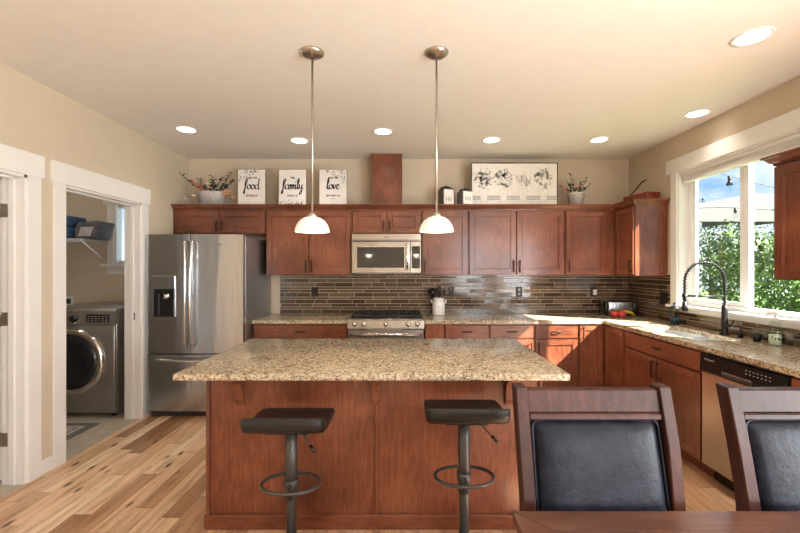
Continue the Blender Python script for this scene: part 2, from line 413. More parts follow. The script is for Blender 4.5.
# laundry window, patio door and added dining window
c = MB(); c.box(-3.50, -3.42, YB-.018, YB, 1.50, 2.20, 'white', .002); c.box(-3.54, -2.70, YB-.024, YB, 2.20, 2.31, 'white', .002)
c.box(-3.55, -2.70, YB-.07, YB+.02, 1.465, 1.50, 'white', .003); c.box(-3.50, -2.70, YB-.018, YB, 1.38, 1.465, 'white', .002)
w2 = struct('window_2', c)
c = MB()
c.box(-3.42, -3.40, YB+.0, YB+.09, 1.50, 2.20, 'vinyl'); c.box(-2.81, -2.76, YB+.03, YB+.09, 1.50, 2.20, 'vinyl')
c.box(-3.40, -2.81, YB+.03, YB+.09, 1.50, 1.54, 'vinyl'); c.box(-3.40, -2.81, YB+.03, YB+.09, 2.16, 2.20, 'vinyl'); obj('window_frame', c, w2)
c = MB(); c.box(-3.405, -2.80, YB+.055, YB+.06, 1.53, 2.17, 'glass'); obj('pane', c, w2)
c = MB()
for y in (-1.45, -.34, .77): c.box(XR+.02, XR+.10, y, y+.08, .06, 2.15, 'vinyl', .003)
c.box(XR+.02, XR+.10, -1.37, .77, .06, .14, 'vinyl', .003); c.box(XR+.02, XR+.10, -1.37, .77, 2.07, 2.15, 'vinyl', .003); struct('door_2', c)
c = MB()
for x in (1.5, 2.44): c.box(x, x+.06, YF-.09, YF-.02, .35, 2.45, 'vinyl', .003)
c.box(1.56, 2.44, YF-.09, YF-.02, .35, .41, 'vinyl', .003); c.box(1.56, 2.44, YF-.09, YF-.02, 2.39, 2.45, 'vinyl', .003); struct('fill_window', c)  # unseen window frame added around the dining fill lamp

# tiled backsplash: every tile a small slab, slightly uneven
def backsplash():
    rnd = random.Random(4); bm = bmesh.new(); lay = None; faces = []
    gb = MB()
    gb.box(-1.46, XR, YB-.006, YB, .914, 1.40, 'grout')
    gb.box(XR-.006, XR, 3.972, YB-.006, .914, 1.40, 'grout'); gb.box(XR-.006, XR, 1.6, 3.972, .914, 1.036, 'grout')
    o = struct('backsplash', gb)
    def run(name, u0, u1, z1, place, seed):
        rnd = random.Random(seed); bm = bmesh.new(); tones = []
        z = .917; rows = [.050, .028, .040, .050, .028, .050, .040, .028, .050]; r = 0
        while z < z1-.01:
            h = min(rows[r % 9], z1-z); u = u0-rnd.random()*.25
            while u < u1:
                L = rnd.choice((.30, .22, .15, .22)); a, b = max(u, u0), min(u+L-.005, u1)
                if b-a > .008:
                    tn = rnd.random(); tx, ty = rnd.gauss(0, .012), rnd.gauss(0, .02); d0 = .0045
                    c8 = []
                    for (uu, vv) in ((a, z), (b, z), (b, z+h-.0055), (a, z+h-.0055)):
                        c8.append((uu, vv, d0 + tx*(uu-(a+b)/2)*.6 + ty*(vv-z-h/2)*.6))
                    f4 = [bm.verts.new(place(uu, vv, .0105+dd-.0045)) for uu, vv, dd in c8]
                    b4 = [bm.verts.new(place(uu, vv, .004)) for uu, vv, dd in c8]
                    bm.faces.new(f4); tones.append(tn)
                    for k in range(4): bm.faces.new((f4[k], b4[k], b4[(k+1) % 4], f4[(k+1) % 4])); tones.append(tn)
                u += L
            z += h; r += 1
        me = bpy.data.meshes.new(name); 
        bmesh.ops.recalc_face_normals(bm, faces=bm.faces)
        bm.to_mesh(me); bm.free()
        at = me.attributes.new('tone', 'FLOAT', 'FACE'); at.data.foreach_set('value', tones)
        me.materials.append(M['tile']); t = bpy.data.objects.new(name, me); C.objects.link(t); t.parent = o
    run('glass_tiles', -1.46, XR-.008, 1.385, lambda u, v, d: (u, YB-d, v), 1)
    run('glass_tiles', 3.975, YB-.012, 1.385, lambda u, v, d: (XR-d, u, v), 2)
    run('glass_tiles', 1.6, 3.972, 1.033, lambda u, v, d: (XR-d, u, v), 3)
backsplash()

# ================================================================ CABINETS
def shaker(w, h, m='cherry', fr=.055, th=.020):
    mb = MB()
    mb.box(0, fr, -th, 0, 0, h, m, .002); mb.box(w-fr, w, -th, 0, 0, h, m, .002)
    mb.box(fr, w-fr, -th, 0, 0, fr, 'cherry_h', .002); mb.box(fr, w-fr, -th, 0, h-fr, h, 'cherry_h', .002)
    mb.box(fr-.002, w-fr+.002, -.010, -.001, fr-.002, h-fr+.002, m)
    # stepped inner bead
    for a, b_, c_, d_ in ((fr, fr+.009, fr, h-fr), (w-fr-.009, w-fr, fr, h-fr)): mb.box(a, b_, -.015, -.009, c_, d_, m, .0015)
    mb.box(fr, w-fr, -.015, -.009, fr, fr+.009, 'cherry_h', .0015); mb.box(fr, w-fr, -.015, -.009, h-fr-.009, h-fr, 'cherry_h', .0015)
    return mb
def pull_v(x, z0, z1):
    mb = MB(); mb.box(x-.006, x+.006, -.050, -.040, z0, z1, 'bronze', .003)
    for z in (z0+.016, z1-.016): mb.cyl((x, -.020, z), (x, -.043, z), .0045, 'bronze', 8)
    return mb
def pull_h(x, z, w=.10):
    mb = MB(); pts = []
    for i in range(9):
        t = i/8; pts.append((x-w/2+w*t, -.022-.022*math.sin(PI*t)**.6, z))
    mb.tube(pts, .0058, 'bronze', 8); return mb
def cabinet(name, label, cat, loc, rz, w, d, h, fronts, toe=0, group=None, bowl=False, top=True):
    t = thing(name, label, cat, loc, rz, group)
    b = MB()
    if not bowl: b.box(0, w, 0, d, toe, h, 'cherry', .001)
    else:
        b.box(0, w, 0, d, toe, .66, 'cherry', .001); b.box(0, w, 0, .02, .66, h, 'cherry'); b.box(0, .02, .02, d, .66, h, 'cherry'); b.box(w-.02, w, .02, d, .66, h, 'cherry')
    if toe: b.box(.0, w, .065, d, 0, toe, 'cherry')
    obj('cabinet_body', b, t)
    for fr in fronts:
        kind, x0, x1, z0, z1 = fr[:5]
        if kind == 'door':
            mb = shaker(x1-x0, z1-z0).mv(x0, -.001, z0); dd = obj('cabinet_door', mb, t)
            if fr[5] is not None: obj('handle', pull_v(fr[5], fr[6], fr[7]), dd)
        else:
            mb = MB().box(x0, x1, -.021, -.001, z0, z1, 'cherry_h', .004); dd = obj('drawer_front' if kind == 'false' else 'drawer', mb, t)
            if fr[5]: obj('handle', pull_h((x0+x1)/2, (z0+z1)/2), dd)
    return t
def px(x, d): return (x-404)/400*d
UY, UB, UT = 4.40, 1.372, 2.085
def upper(name, label, x0, x1, z0, doors, group='upper cabinets'):
    """doors: list of (a, b, handle side) in world x"""
    fr = []
    for a, b_, hs in doors:
        hx = {None: None, 'l': a-x0+.027, 'r': b_-x0-.027}[hs]
        fr.append(('door', a-x0, b_-x0, .012, UT-z0-.012, hx, .030, .165 if UT-z0 > .4 else .14))
    return cabinet(name, label, 'cabinet', (x0, UY, z0), 0, x1-x0, YB-UY-.002, UT-z0, fr, group=None)
upper('wall_cabinet', 'short two-door cherry wall cabinet above the refrigerator', XL+.002, -1.520, 1.825, [(-2.51, -2.022, 'r'), (-2.010, -1.528, 'l')])
upper('wall_cabinet', 'tall two-door cherry wall cabinet between the refrigerator and the microwave', -1.514, -.574, UB, [(-1.505, -1.047, 'r'), (-1.037, -.585, 'l')])
upper('wall_cabinet', 'short two-door cherry wall cabinet directly above the microwave', -.570, .190, 1.825, [(-.560, -.195, 'r'), (-.183, .182, 'l')])
upper('wall_cabinet', 'single-door cherry wall cabinet just right of the microwave', .194, .704, UB, [(.203, .695, 'l')])
upper('wall_cabinet', 'wide two-door cherry wall cabinet right of the middle of the back wall', .708, 1.762, UB, [(.718, 1.226, 'r'), (1.238, 1.753, 'l')])
upper('wall_cabinet', 'single-door cherry wall cabinet in the back right corner', 1.766, 2.325, UB, [(1.776, 2.215, 'l')])
RX, RW = 2.33, XR-2.33-.002
cabinet('wall_cabinet', 'cherry wall cabinet left of the sink window, its plain side facing the room', 'cabinet', (RX, YB-.004, UB), R(-90), YB-4.035, RW, UT-UB,
        [('door', .352, YB-4.035-.008, .012, UT-UB-.012, YB-4.035-.035, .03, .165)])
cabinet('wall_cabinet', 'cherry wall cabinet at the right edge of the photo in front of the window', 'cabinet', (RX, 2.505, UB), R(-90), .85, RW, UT-UB,
        [('door', .008, .42, .012, UT-UB-.012, .393, .03, .165), ('door', .430, .842, .012, UT-UB-.012, .457, .03, .165)])
# crown moulding
prof = [(0, 0), (-.006, 0), (-.010, .014), (-.022, .020), (-.040, .044), (-.052, .048), (-.052, .060), (0, .060)]
def crown_run(mb, pts, z, closed_ends=True):
    """sweep the crown profile along a plan polyline; outward is to the right-hand side of travel"""
    b = bmesh.new(); P = [Vector((*p, 0)) for p in pts]; rings = []
    for i, p in enumerate(P):
        dirs = []
        if i > 0: dirs.append((P[i]-P[i-1]).normalized())
        if i < len(P)-1: dirs.append((P[i+1]-P[i]).normalized())
        ns = [Vector((d.y, -d.x, 0)) for d in dirs]; n = sum(ns, Vector()) / len(ns)
        n = n/(n.dot(ns[0])) if n.length else n
        rings.append([b.verts.new(p + n*(-o) + Vector((0, 0, z+h))) for o, h in prof])
    for A, B in zip(rings, rings[1:]):
        for k in range(len(prof)): b.faces.new((A[k], A[(k+1) % len(prof)], B[(k+1) % len(prof)], B[k]))
    b.faces.new(rings[0]); b.faces.new(rings[-1][::-1]); bmesh.ops.recalc_face_normals(b, faces=b.faces)
    mb.merge(b, 'cherry_h')
mb = MB(); zc = UT
crown_run(mb, [(XL+.004, UY-.001), (RX-.001, UY-.001), (RX-.001, 4.035-.001), (XR-.004, 4.034)], zc)
mb.box(XL+.004, XR-.004, UY, YB-.002, zc+.040, zc+.055, 'cherry_h'); mb.box(RX, XR-.004, 4.036, UY, zc+.040, zc+.055, 'cherry_h')
single('crown_moulding', mb, 'cherry crown moulding running along the tops of the back wall cabinets', 'moulding')
mb = MB(); crown_run(mb, [(XR-.004, 2.507), (RX-.001, 2.507), (RX-.001, 1.655)], zc); 
mb.box(RX, XR-.004, 1.656, 2.506, zc+.040, zc+.055, 'cherry_h')
single('crown_moulding', mb, 'cherry crown moulding on top of the cabinet at the right edge of the photo', 'moulding')
CROWN_TOP = zc+.060
# hood chase
mb = MB(); mb.box(-.365, -.02, 4.50, YB-.002, zc+.0605, H-.002, 'cherry', .002)
single('vent_chase', mb, 'square cherry wood duct cover rising from the cabinet tops to the ceiling', 'duct cover')

# base cabinets, back run
LY, LH = 4.12, .878
def base(label, x0, x1, fronts, toe=.10):
    fr = [(k, a-x0, b_-x0, z0, z1, *( [r[0]-x0 if r[0] is not None else None, *r[1:]] if k == 'door' else r)) for k, a, b_, z0, z1, *r in fronts]
    return cabinet('base_cabinet', label, 'cabinet', (x0, LY, 0), 0, x1-x0, YB-LY-.002, LH, fr, toe=toe)
ZD0, ZD1, ZT0, ZT1 = .115, .715, .730, .865
base('cherry base cabinet with one wide drawer between the refrigerator and the range', -1.550, -.580,
     [('drawer', -1.540, -.590, ZT0, ZT1, True), ('door', -1.540, -1.070, ZD0, ZD1, -1.097, .56, .69), ('door', -1.060, -.590, ZD0, ZD1, -1.033, .56, .69)])
base('slim single-door cherry base cabinet tight against the right side of the range', .214, .412, [('door', .222, .404, ZD0, ZT1, None, 0, 0)])
base('cherry base cabinet with two small drawers under the utensil crock end of the back counter', .416, 1.336,
     [('drawer', .424, .872, ZT0, ZT1, True), ('drawer', .882, 1.328, ZT0, ZT1, True), ('door', .424, .872, ZD0, ZD1, .845, .56, .69), ('door', .882, 1.328, ZD0, ZD1, 1.300, .56, .69)])
base('cherry base cabinet with one drawer in the sunlit patch of the back counter', 1.340, 1.790,
     [('drawer', 1.350, 1.782, ZT0, ZT1, True), ('door', 1.350, 1.782, ZD0, ZD1, 1.380, .56, .69)])
base('corner cherry base cabinet with a full-height door', 1.794, 2.068, [('door', 1.802, 2.040, ZD0, ZT1, 1.832, .72, .85)])
# base cabinets, right run (fronts face -x)
FX = 2.07; DX = XR-FX-.002
cabinet('base_cabinet', 'cherry base cabinet panel on the right run, between the inner corner and the sink cabinet', 'cabinet', (FX, LY-.004, 0), R(-90), .382, DX, LH, [('door', .03, .374, ZD0, ZT1, None, 0, 0)], toe=.10)
cabinet('base_cabinet', 'two-door cherry sink base cabinet under the window with a false drawer front', 'cabinet', (FX, 3.730, 0), R(-90), .970, DX, LH,
        [('drawer', .010, .960, ZT0, ZT1, True), ('door', .010, .480, ZD0, ZD1, .450, .545, .69), ('door', .490, .960, ZD0, ZD1, .520, .545, .69)], toe=.10, bowl=True)
cabinet('base_cabinet', 'cherry base cabinet right of the dishwasher at the photo edge', 'cabinet', (FX, 2.128, 0), R(-90), .58, DX, LH,
        [('drawer', .01, .57, ZT0, ZT1, True), ('door', .01, .57, ZD0, ZD1, .04, .56, .69)], toe=.10)

# ================================================================ WORKTOPS, SINK
CZ0, CZ1 = .879, .914
mb = MB(); mb.box(-1.556, -.577, 4.085, YB-.007, CZ0, CZ1, 'granite', .003)
single('worktop', mb, 'short speckled granite worktop between the refrigerator and the range', 'worktop')
SX0, SX1, SY0, SY1 = 2.16, 2.50, 2.95, 3.66
mb = MB(); e = .0
mb.box(.211, XR-.012, 4.085, YB-.012, CZ0, CZ1, 'granite'); CX = 2.04
mb.box(CX, XR-.012, SY1, 4.085, CZ0, CZ1, 'granite'); mb.box(CX, XR-.012, 1.60, SY0, CZ0, CZ1, 'granite')
mb.box(CX, SX0, SY0, SY1, CZ0, CZ1, 'granite'); mb.box(SX1, XR-.012, SY0, SY1, CZ0, CZ1, 'granite')
bmesh.ops.remove_doubles(mb.bm, verts=mb.bm.verts, dist=1e-5)
single('worktop', mb, 'L-shaped speckled granite worktop running into the corner and past the sink', 'worktop')
t = thing('kitchen_sink', 'stainless double-bowl sink set into the granite under the window', 'sink', ((SX0+SX1)/2, (SY0+SY1)/2, .70))
def bowl(y0, y1):
    b = MB(); x0, x1 = SX0-.004, SX1+.004; z0, z1 = .705, .8785; w = .004
    b.box(x0, x1, y0, y1, z0, z0+w, 'sinksteel'); b.box(x0, x0+w, y0, y1, z0, z1, 'sinksteel'); b.box(x1-w, x1, y0, y1, z0, z1, 'sinksteel')
    b.box(x0, x1, y0, y0+w, z0, z1, 'sinksteel'); b.box(x0, x1, y1-w, y1, z0, z1, 'sinksteel')
    return b.mv(-(SX0+SX1)/2, -(SY0+SY1)/2, -.70)
for y0, y1 in ((SY0-.004, 3.295), (3.305, SY1+.004)):
    o = obj('sink_bowl', bowl(y0, y1), t)
    q = MB(); q.lathe([(0, 0), (.04, 0), (.042, .003), (.03, .004), (.0, .002)], 'chrome', (0, (y0+y1)/2-(SY0+SY1)/2, .0092)); obj('drain', q, o)

# faucet
t = thing('kitchen_faucet', 'tall black spring-neck faucet arching over the sink', 'faucet', (2.565, 3.20, CZ1))
b = MB(); b.lathe([(0, 0), (.032, 0), (.032, .008), (.024, .02), (.021, .20), (.016, .24), (.0, .24)], 'black', n=20); obj('faucet_base', b, t)
b = MB(); arc = [(0, 0, .22+.02*i) for i in range(9)]; rr = .16
arc += [(-rr+rr*math.cos(a), 0, .42+rr*math.sin(a)) for a in [PI*i/20 for i in range(1, 20)]]
arc += [(-2*rr, 0, .42-.02*i) for i in range(0, 8)]
b.tube(arc, .008, 'black', 10); neck = obj('faucet_neck', b, t)
def along(pts, n):
    P = [Vector(p) for p in pts]; L = [0]
    for a_, b_ in zip(P, P[1:]): L.append(L[-1]+(b_-a_).length)
    out = []
    for i in range(n):
        s_ = L[-1]*i/(n-1); k = 0
        while k < len(L)-2 and L[k+1] < s_: k += 1
        u = (s_-L[k])/(L[k+1]-L[k]); out.append((P[k].lerp(P[k+1], u), (P[k+1]-P[k]).normalized()))
    return out
b = MB(); coil = []
sp = along(arc, 34*10)
for i, (p_, d_) in enumerate(sp):
    n1 = Vector((0, 1, 0)); n2 = d_.cross(n1); a_ = 2*PI*i/10
    coil.append(p_ + (n1*math.cos(a_) + n2*math.sin(a_))*.0135)
b.tube(coil, .0028, 'black', 5); obj('spring', b, neck)
b = MB(); b.cyl((-2*rr, 0, .30), (-2*rr, 0, .27), .014, 'black'); b.lathe([(0, 0), (.024, 0), (.022, .03), (.014, .075), (.0, .08)], 'black', (-2*rr, 0, .19), 16); obj('spray_head', b, t)
b = MB(); b.cyl((0, 0, .305), (-2*rr+.012, 0, .312), .008, 'black', 10); b.lathe([(.020, -.012), (.020, .012), (.014, .012), (.014, -.012), (.020, -.012)], 'black', (-2*rr, 0, .312), 16); obj('holder_arm', b, t)
b = MB(); b.cyl((0, -.012, .075), (0, -.05, .078), .011, 'black', 10); b.cyl((0, -.05, .078), (.005, -.085, .125), .006, 'black', 8); obj('lever', b, t)
# soap pump, cup, soap bottle, glass jar
t = thing('soap_dispenser', 'small black soap pump standing just beside the faucet base', 'soap dispenser', (2.575, 3.06, CZ1))
b = MB(); b.lathe([(0, 0), (.018, 0), (.018, .03), (.01, .036), (.0, .036)], 'black', n=14); obj('pump_base', b, t)
b = MB(); b.cyl((0, 0, .034), (0, 0, .085), .006, 'black', 8); b.cyl((.004, 0, .085), (-.06, 0, .090), .006, 'black', 8); obj('pump_spout', b, t)
b = MB(); b.lathe([(0, 0), (.024, 0), (.026, .05), (.023, .05), (.021, .004), (0, .004)], 'black', n=18)
single('black_cup', b, 'little black cup on the granite between faucet and soap bottle', 'cup', (2.56, 2.90, CZ1))
t = thing('soap_bottle', 'clear soap bottle with a white pump and leafy label near the tile under the window', 'bottle', (2.56, 2.76, CZ1))
b = MB(); b.lathe([(0, 0), (.034, 0), (.036, .01), (.036, .105), (.026, .125), (.014, .135), (0, .135)], 'clear', n=20); obj('bottle_body', b, t)
b = MB(); b.lathe([(0, .004), (.030, .004), (.031, .06), (0, .06)], 'soap', n=18); obj('soap_fill', b, t)
b = MB(); b.cyl((0, 0, .136), (0, 0, .155), .016, 'whitecer', 14); b.cyl((0, 0, .155), (0, 0, .178), .006, 'whitecer', 8); b.box(-.045, .012, -.009, .009, .176, .188, 'whitecer', .003); obj('pump', b, t)
b = MB(); r5 = random.Random(5)
for i in range(16):
    a_ = r5.uniform(PI*.75, PI*1.6); z = r5.uniform(.03, .10); b.sphere((.0365*math.cos(a_), .0365*math.sin(a_), z), .006, 'leaf', 6, (.6, .6, 1.3))
obj('label_print', b, t)
bpy.data.objects['soap_bottle'].scale = (1.12, 1.12, 1.22)
t = thing('coffee_press', 'small glass press jar with black lid and foot at the corner of the window sill', 'jar', (2.555, 3.78, CZ1))
b = MB(); b.lathe([(0, .012), (.036, .012), (.036, .15), (.033, .15), (.033, .016), (0, .016)], 'clear', n=20); obj('glass_jar', b, t)
b = MB(); b.lathe([(0, .017), (.031, .017), (.031, .075), (0, .075)], 'denim', n=18); obj('contents', b, t)
b = MB(); b.lathe([(0, 0), (.042, 0), (.040, .014), (0, .014)], 'black', n=20)
for a_ in (0, PI/2, PI, 3*PI/2): b.box(-.004, .004, .036, .041, .01, .15, 'black', 0, Matrix.Rotation(a_+.5, 4, 'Z'))
obj('frame', b, t)
b = MB(); b.lathe([(.040, .15), (.040, .162), (.02, .178), (.008, .18), (.008, .196), (.013, .205), (0, .212)], 'black', n=20); obj('lid', b, t)

# ================================================================ APPLIANCES
# refrigerator: front at y 3.90
FX0, FX1 = -2.512, -1.562; FW = FX1-FX0
t = thing('refrigerator', 'stainless french-door refrigerator with a water dispenser in its left door', 'refrigerator', (FX0, 3.86, 0))
b = MB(); b.box(.0, FW, .085, .84, .03, 1.755, 'steel_case', .004); b.box(.03, FW-.03, .06, .085, 0.0, .045, 'washer_dark', .002)
for x in (.05, FW-.05): b.box(x-.04, x+.04, .03, .12, 1.755, 1.775, 'steel_case', .004)
obj('fridge_case', b, t)
def bowed(x0, x1, z0, z1, bow, m='steel', n=14, hole=None):
    """door slab with a bowed front; x measured over the whole fridge width so the bow is continuous"""
    mb = MB(); pts = []
    for i in range(n+1):
        x = x0+(x1-x0)*i/n; u = (x/FW-.5)*2; pts.append((x, .03-bow*(1-u*u) + .0))
        poly = pts + [(x1, .082), (x0, .082)]
    return mb.prism(poly, z0, z1, m, 'z')
XD = .452
ld = bowed(.003, XD-.003, .625, 1.775, .028); ld = obj('fridge_door', ld, t)
rd = obj('fridge_door', bowed(XD+.003, FW-.003, .625, 1.775, .028), t)
fd = obj('freezer_drawer', bowed(.003, FW-.003, .065, .612, .028), t)
def fhandle(pts, r=.012):
    return MB().tube(pts, r, 'chrome', 10)
for x, d_ in ((XD-.035, ld), (XD+.035, rd)):
    pts = [(x, .0, .70), (x, -.035, .715)] + [(x+(-.012 if x < XD else .012)*math.sin(PI*i/10)*-1, -.042-.022*math.sin(PI*i/10), .73+.95*i/10) for i in range(11)] + [(x, -.035, 1.695), (x, .0, 1.71)]
    obj('handle', fhandle(pts), d_)
pts = [(.13, .008, .575), (.14, -.04, .575)] + [(.15+(FW-.30)*i/10, -.045-.02*math.sin(PI*i/10), .575-.012*math.sin(PI*i/10)) for i in range(11)] + [(FW-.14, -.04, .575), (FW-.13, .008, .575)]
obj('handle', fhandle(pts), fd)
# dispenser in the left door
b = MB(); x0, x1 = .082, .302; z0, z1 = .965, 1.375
b.box(x0, x1, -.006, .02, 1.245, z1, 'steel', .003); b.box(x0, x0+.012, -.006, .02, z0, 1.245, 'steel'); b.box(x1-.012, x1, -.006, .02, z0, 1.245, 'steel'); b.box(x0, x1, -.006, .02, z0, z0+.012, 'steel')
dp = obj('water_dispenser', b, ld)
b = MB(); b.box(x0+.012, x1-.012, -.001, .012, z0+.012, 1.245, 'blackpl'); b.box(x0+.016, x1-.016, -.012, .0, z0+.012, z0+.03, 'blackpl', .002)
b.box(x0+.06, x0+.075, -.008, .0, 1.0, 1.2, 'washer_dark'); obj('dispenser_recess', b, dp)
b = MB(); b.cyl((x0+.14, -.002, 1.19), (x0+.14, -.018, 1.15), .024, 'chrome', 12); b.box(x0+.12, x0+.165, -.016, -.004, 1.17, 1.20, 'chrome', .003); obj('dispenser_nozzle', b, dp)
b = MB(); b.box(.655, .755, -.008, .012, 1.672, 1.684, 'chrome', .001); obj('badge', b, rd)

# microwave
t = thing('microwave', 'stainless over-the-range microwave with a black glass door', 'microwave', (-.566, 4.33, 1.397))
W, Hh = .752, .424
b = MB(); b.box(0, W, .022, .395, 0, Hh, 'washer_dark', .003); obj('microwave_case', b, t)
b = MB(); b.box(0, W, 0, .022, .345, Hh, 'steel_warm', .003)
for i in range(5): b.box(.02, W-.02, -.0015, .001, .352+.0022*i, .353+.0022*i, 'washer_dark')
vt = obj('vent_panel', b, t)
b = MB(); b.lathe([(.020, 0), (.020, .002), (.015, .002), (.015, 0), (.020, 0)], 'washer_dark', (W/2, -.0005, .388), 20, Matrix.Rotation(R(90), 4, 'X'), sy=.5)
b.box(W/2-.03, W/2-.006, -.002, .001, .386, .390, 'washer_dark'); b.box(W/2+.006, W/2+.03, -.002, .001, .386, .390, 'washer_dark'); obj('emblem', b, vt)
b = MB(); b.box(0, .635, -.004, .022, 0, .340, 'steel_warm', .004); dm = obj('microwave_door', b, t)
b = MB(); b.box(.048, .580, -.007, -.003, .045, .290, 'chrome', .002); b.box(.058, .570, -.009, -.006, .055, .280, 'mwglass', .001); obj('door_glass', b, dm)
b = MB(); b.box(.588, .624, -.038, -.022, .03, .318, 'chrome', .006, None, 2)
for z in (.05, .295): b.box(.596, .616, -.024, -.003, z-.01, z+.01, 'chrome')
b.box(.598, .614, -.0395, -.037, .095, .12, 'bronze'); b.box(.598, .614, -.0395, -.037, .05, .085, 'blackpl'); obj('handle', b, dm)
b = MB(); b.box(.638, W, -.004, .022, 0, .340, 'steel_warm', .003); cp_ = obj('control_panel', b, t)
b = MB(); b.box(.650, W-.014, -.007, -.003, .05, .29, 'mwglass', .001); obj('touch_panel', b, cp_)

# range
t = thing('gas_range', 'stainless slide-in gas range with black grates and five front knobs', 'range', (-.572, 4.07, 0)); W = .778
b = MB(); b.box(.004, W-.004, .03, .645, .03, .905, 'steel_case'); b.box(.03, W-.03, .06, .6, 0, .03, 'blackpl'); b.box(0, W, -.005, .640, .915, .930, 'steel_warm', .002); obj('range_body', b, t)
b = MB(); b.box(.02, W-.02, .06, .625, .9305, .936, 'blackpl', .001); obj('cooktop', b, t)
b = MB(); b.prism([(-.022, .838), (-.010, .915), (.03, .915), (.03, .838)], 0, W, 'steel_warm', 'x'); cp_ = obj('control_panel', b, t)
for xk in (354.5, 363.5, 386, 408.5, 417.5):
    x = (xk-404)/99.2+.572; k = MB(); q = Matrix.Rotation(R(90+8), 4, 'X')
    k.lathe([(0, 0), (.026, 0), (.026, .006), (.019, .010), (.017, .036), (.012, .040), (0, .040)], 'chrome', (x, -.018, .880), 20, q); obj('knob', k, cp_)
b = MB(); b.box(.004, W-.004, -.022, .03, .22, .828, 'steel_warm', .004); od = obj('oven_door', b, t)
b = MB(); b.box(.12, W-.12, -.024, -.020, .36, .68, 'mwglass', .002); obj('oven_window', b, od)
b = MB(); b.cyl((.03, -.07, .785), (W-.03, -.07, .785), .014, 'chrome', 14)
for x in (.07, W-.07): b.box(x-.012, x+.012, -.07, -.02, .774, .796, 'chrome', .003)
obj('handle', b, od)
b = MB(); b.box(.004, W-.004, -.018, .03, .04, .21, 'steel_warm', .004); obj('storage_drawer', b, t)
def grate(x0, x1, name='grate'):
    g = MB(); y0, y1 = .075, .605; z0, z1 = .948, .962
    for x in (x0, x1-.012): g.box(x, x+.012, y0, y1, z0, z1, 'grate', .002)
    for y in (y0, (y0+y1)/2-.006, y1-.012): g.box(x0, x1, y, y+.012, z0, z1, 'grate', .002)
    for k in range(1, 5): x = x0+(x1-x0)*k/5; g.box(x-.005, x+.005, y0+.03, y1-.03, z0+.001, z1+.003, 'grate', .002)
    for x in (x0, x1-.012):
        for y in (y0, y1-.012): g.box(x, x+.012, y, y+.012, .936, z0, 'grate')
    return g
for i in range(3): x0 = .028+i*.243; obj('grate', grate(x0, x0+.236), t)
for x, y in ((.145, .19), (.145, .47), (.389, .33), (.633, .19), (.633, .47)):
    b = MB(); b.lathe([(0, 0), (.048, 0), (.045, .006), (.034, .006), (.032, .010), (0, .0105)], 'blackpl', (x, y, .936), 20); obj('burner', b, t)

# dishwasher, faces -x
t = thing('dishwasher', 'dishwasher with a stainless door and black control strip right of the sink cabinet', 'dishwasher', (FX, 2.754, 0), R(-90)); W = .62
b = MB(); b.box(.004, W-.004, .0, .55, .10, .872, 'washer_dark'); b.box(.01, W-.01, .06, .5, 0, .10, 'blackpl'); obj('dishwasher_body', b, t)
b = MB(); b.box(.010, W-.010, -.028, -.001, .115, .745, 'steel_warm', .004); obj('dishwasher_door', b, t)
b = MB(); b.prism([(-.040, .755), (-.030, .860), (-.001, .860), (-.001, .748), (-.030, .748)], .006, W-.006, 'blackpl', 'x'); cp_ = obj('control_panel', b, t)
b = MB(); b.box(.20, .42, -.046, -.030, .757, .782, 'washer_dark', .004); b.box(.20, .42, -.0475, -.040, .779, .785, 'steel', .001); obj('handle', b, cp_)
b = MB()
for i in range(7):
    for j in range(2): b.sphere((.375+i*.026, -.036, .815+j*.02), .0045, 'palecloth', 6, (1.2, .4, .7))
obj('buttons', b, cp_)
def text_mesh(txt, size, m, depth=.0006, shear=0, bold=0.0):
    c = bpy.data.curves.new('lettering', 'FONT'); c.body = txt; c.size = size; c.align_x = 'CENTER'; c.align_y = 'CENTER'; c.extrude = depth; c.shear = shear; c.offset = bold
    o = bpy.data.objects.new('lettering', c); C.objects.link(o); dg = bpy.context.evaluated_depsgraph_get()
    me = bpy.data.meshes.new_from_object(o.evaluated_get(dg)); bpy.data.objects.remove(o); bpy.data.curves.remove(c)
    b = bmesh.new(); b.from_mesh(me); bpy.data.meshes.remove(me); b.transform(Matrix.Rotation(R(90), 4, 'X'))
    mb = MB(); return mb.merge(b, m)
b = text_mesh('Whirlpool', .020, 'palecloth').mv(.085, -.0355, .833); obj('brand_lettering', b, cp_)

# washing machine in the laundry
t = thing('washing_machine', 'graphite front-loading washing machine seen through the laundry doorway', 'washing machine', (-3.57, 3.87, 0)); W = .77
b = MB(); b.box(0, W-.002, .03, .82, .03, 1.055, 'washer', .01, None, 2)
for z in (.15, .25, .35, .45, .55, .65, .75, .85): b.box(W-.004, W, .20, .72, z, z+.012, 'washer_dark')
for x in (.06, W-.06):
    for y in (.08, .74): b.cyl((x, y, 0), (x, y, .04), .025, 'blackpl', 10)
obj('washer_body', b, t)
b = MB(); b.box(.0, W-.002, 0.0, .032, .05, .895, 'washer', .008, None, 2); obj('front_panel', b, t)
b = MB(); b.prism([(.0, .90), (.012, 1.03), (.032, 1.052), (.032, .90)], 0, W-.002, 'washer', 'x'); cp_ = obj('control_panel', b, t)
rx = Matrix.Rotation(R(90), 4, 'X'); ctr = (.36, 0, .545)
b = MB(); b.lathe([(.325, 0), (.325, .018), (.305, .040), (.272, .044), (.262, .030), (.262, 0)], 'chrome', ctr, 48, rx); dr_ = obj('door_ring', b, t)
b = MB(); b.lathe([(.263, .0), (.263, .034), (.20, .040), (.15, .020), (0, .008)], 'darkglass', ctr, 48, rx); obj('door_glass', b, dr_)
b = MB(); b.lathe([(0, 0), (.048, 0), (.044, .012), (.044, .012), (.0, .012)], 'chrome', (.385, -.001, .965), 28, rx); b.lathe([(0, .012), (.034, .012), (.031, .032), (0, .034)], 'blackpl', (.385, -.001, .965), 28, rx); obj('dial', b, cp_)
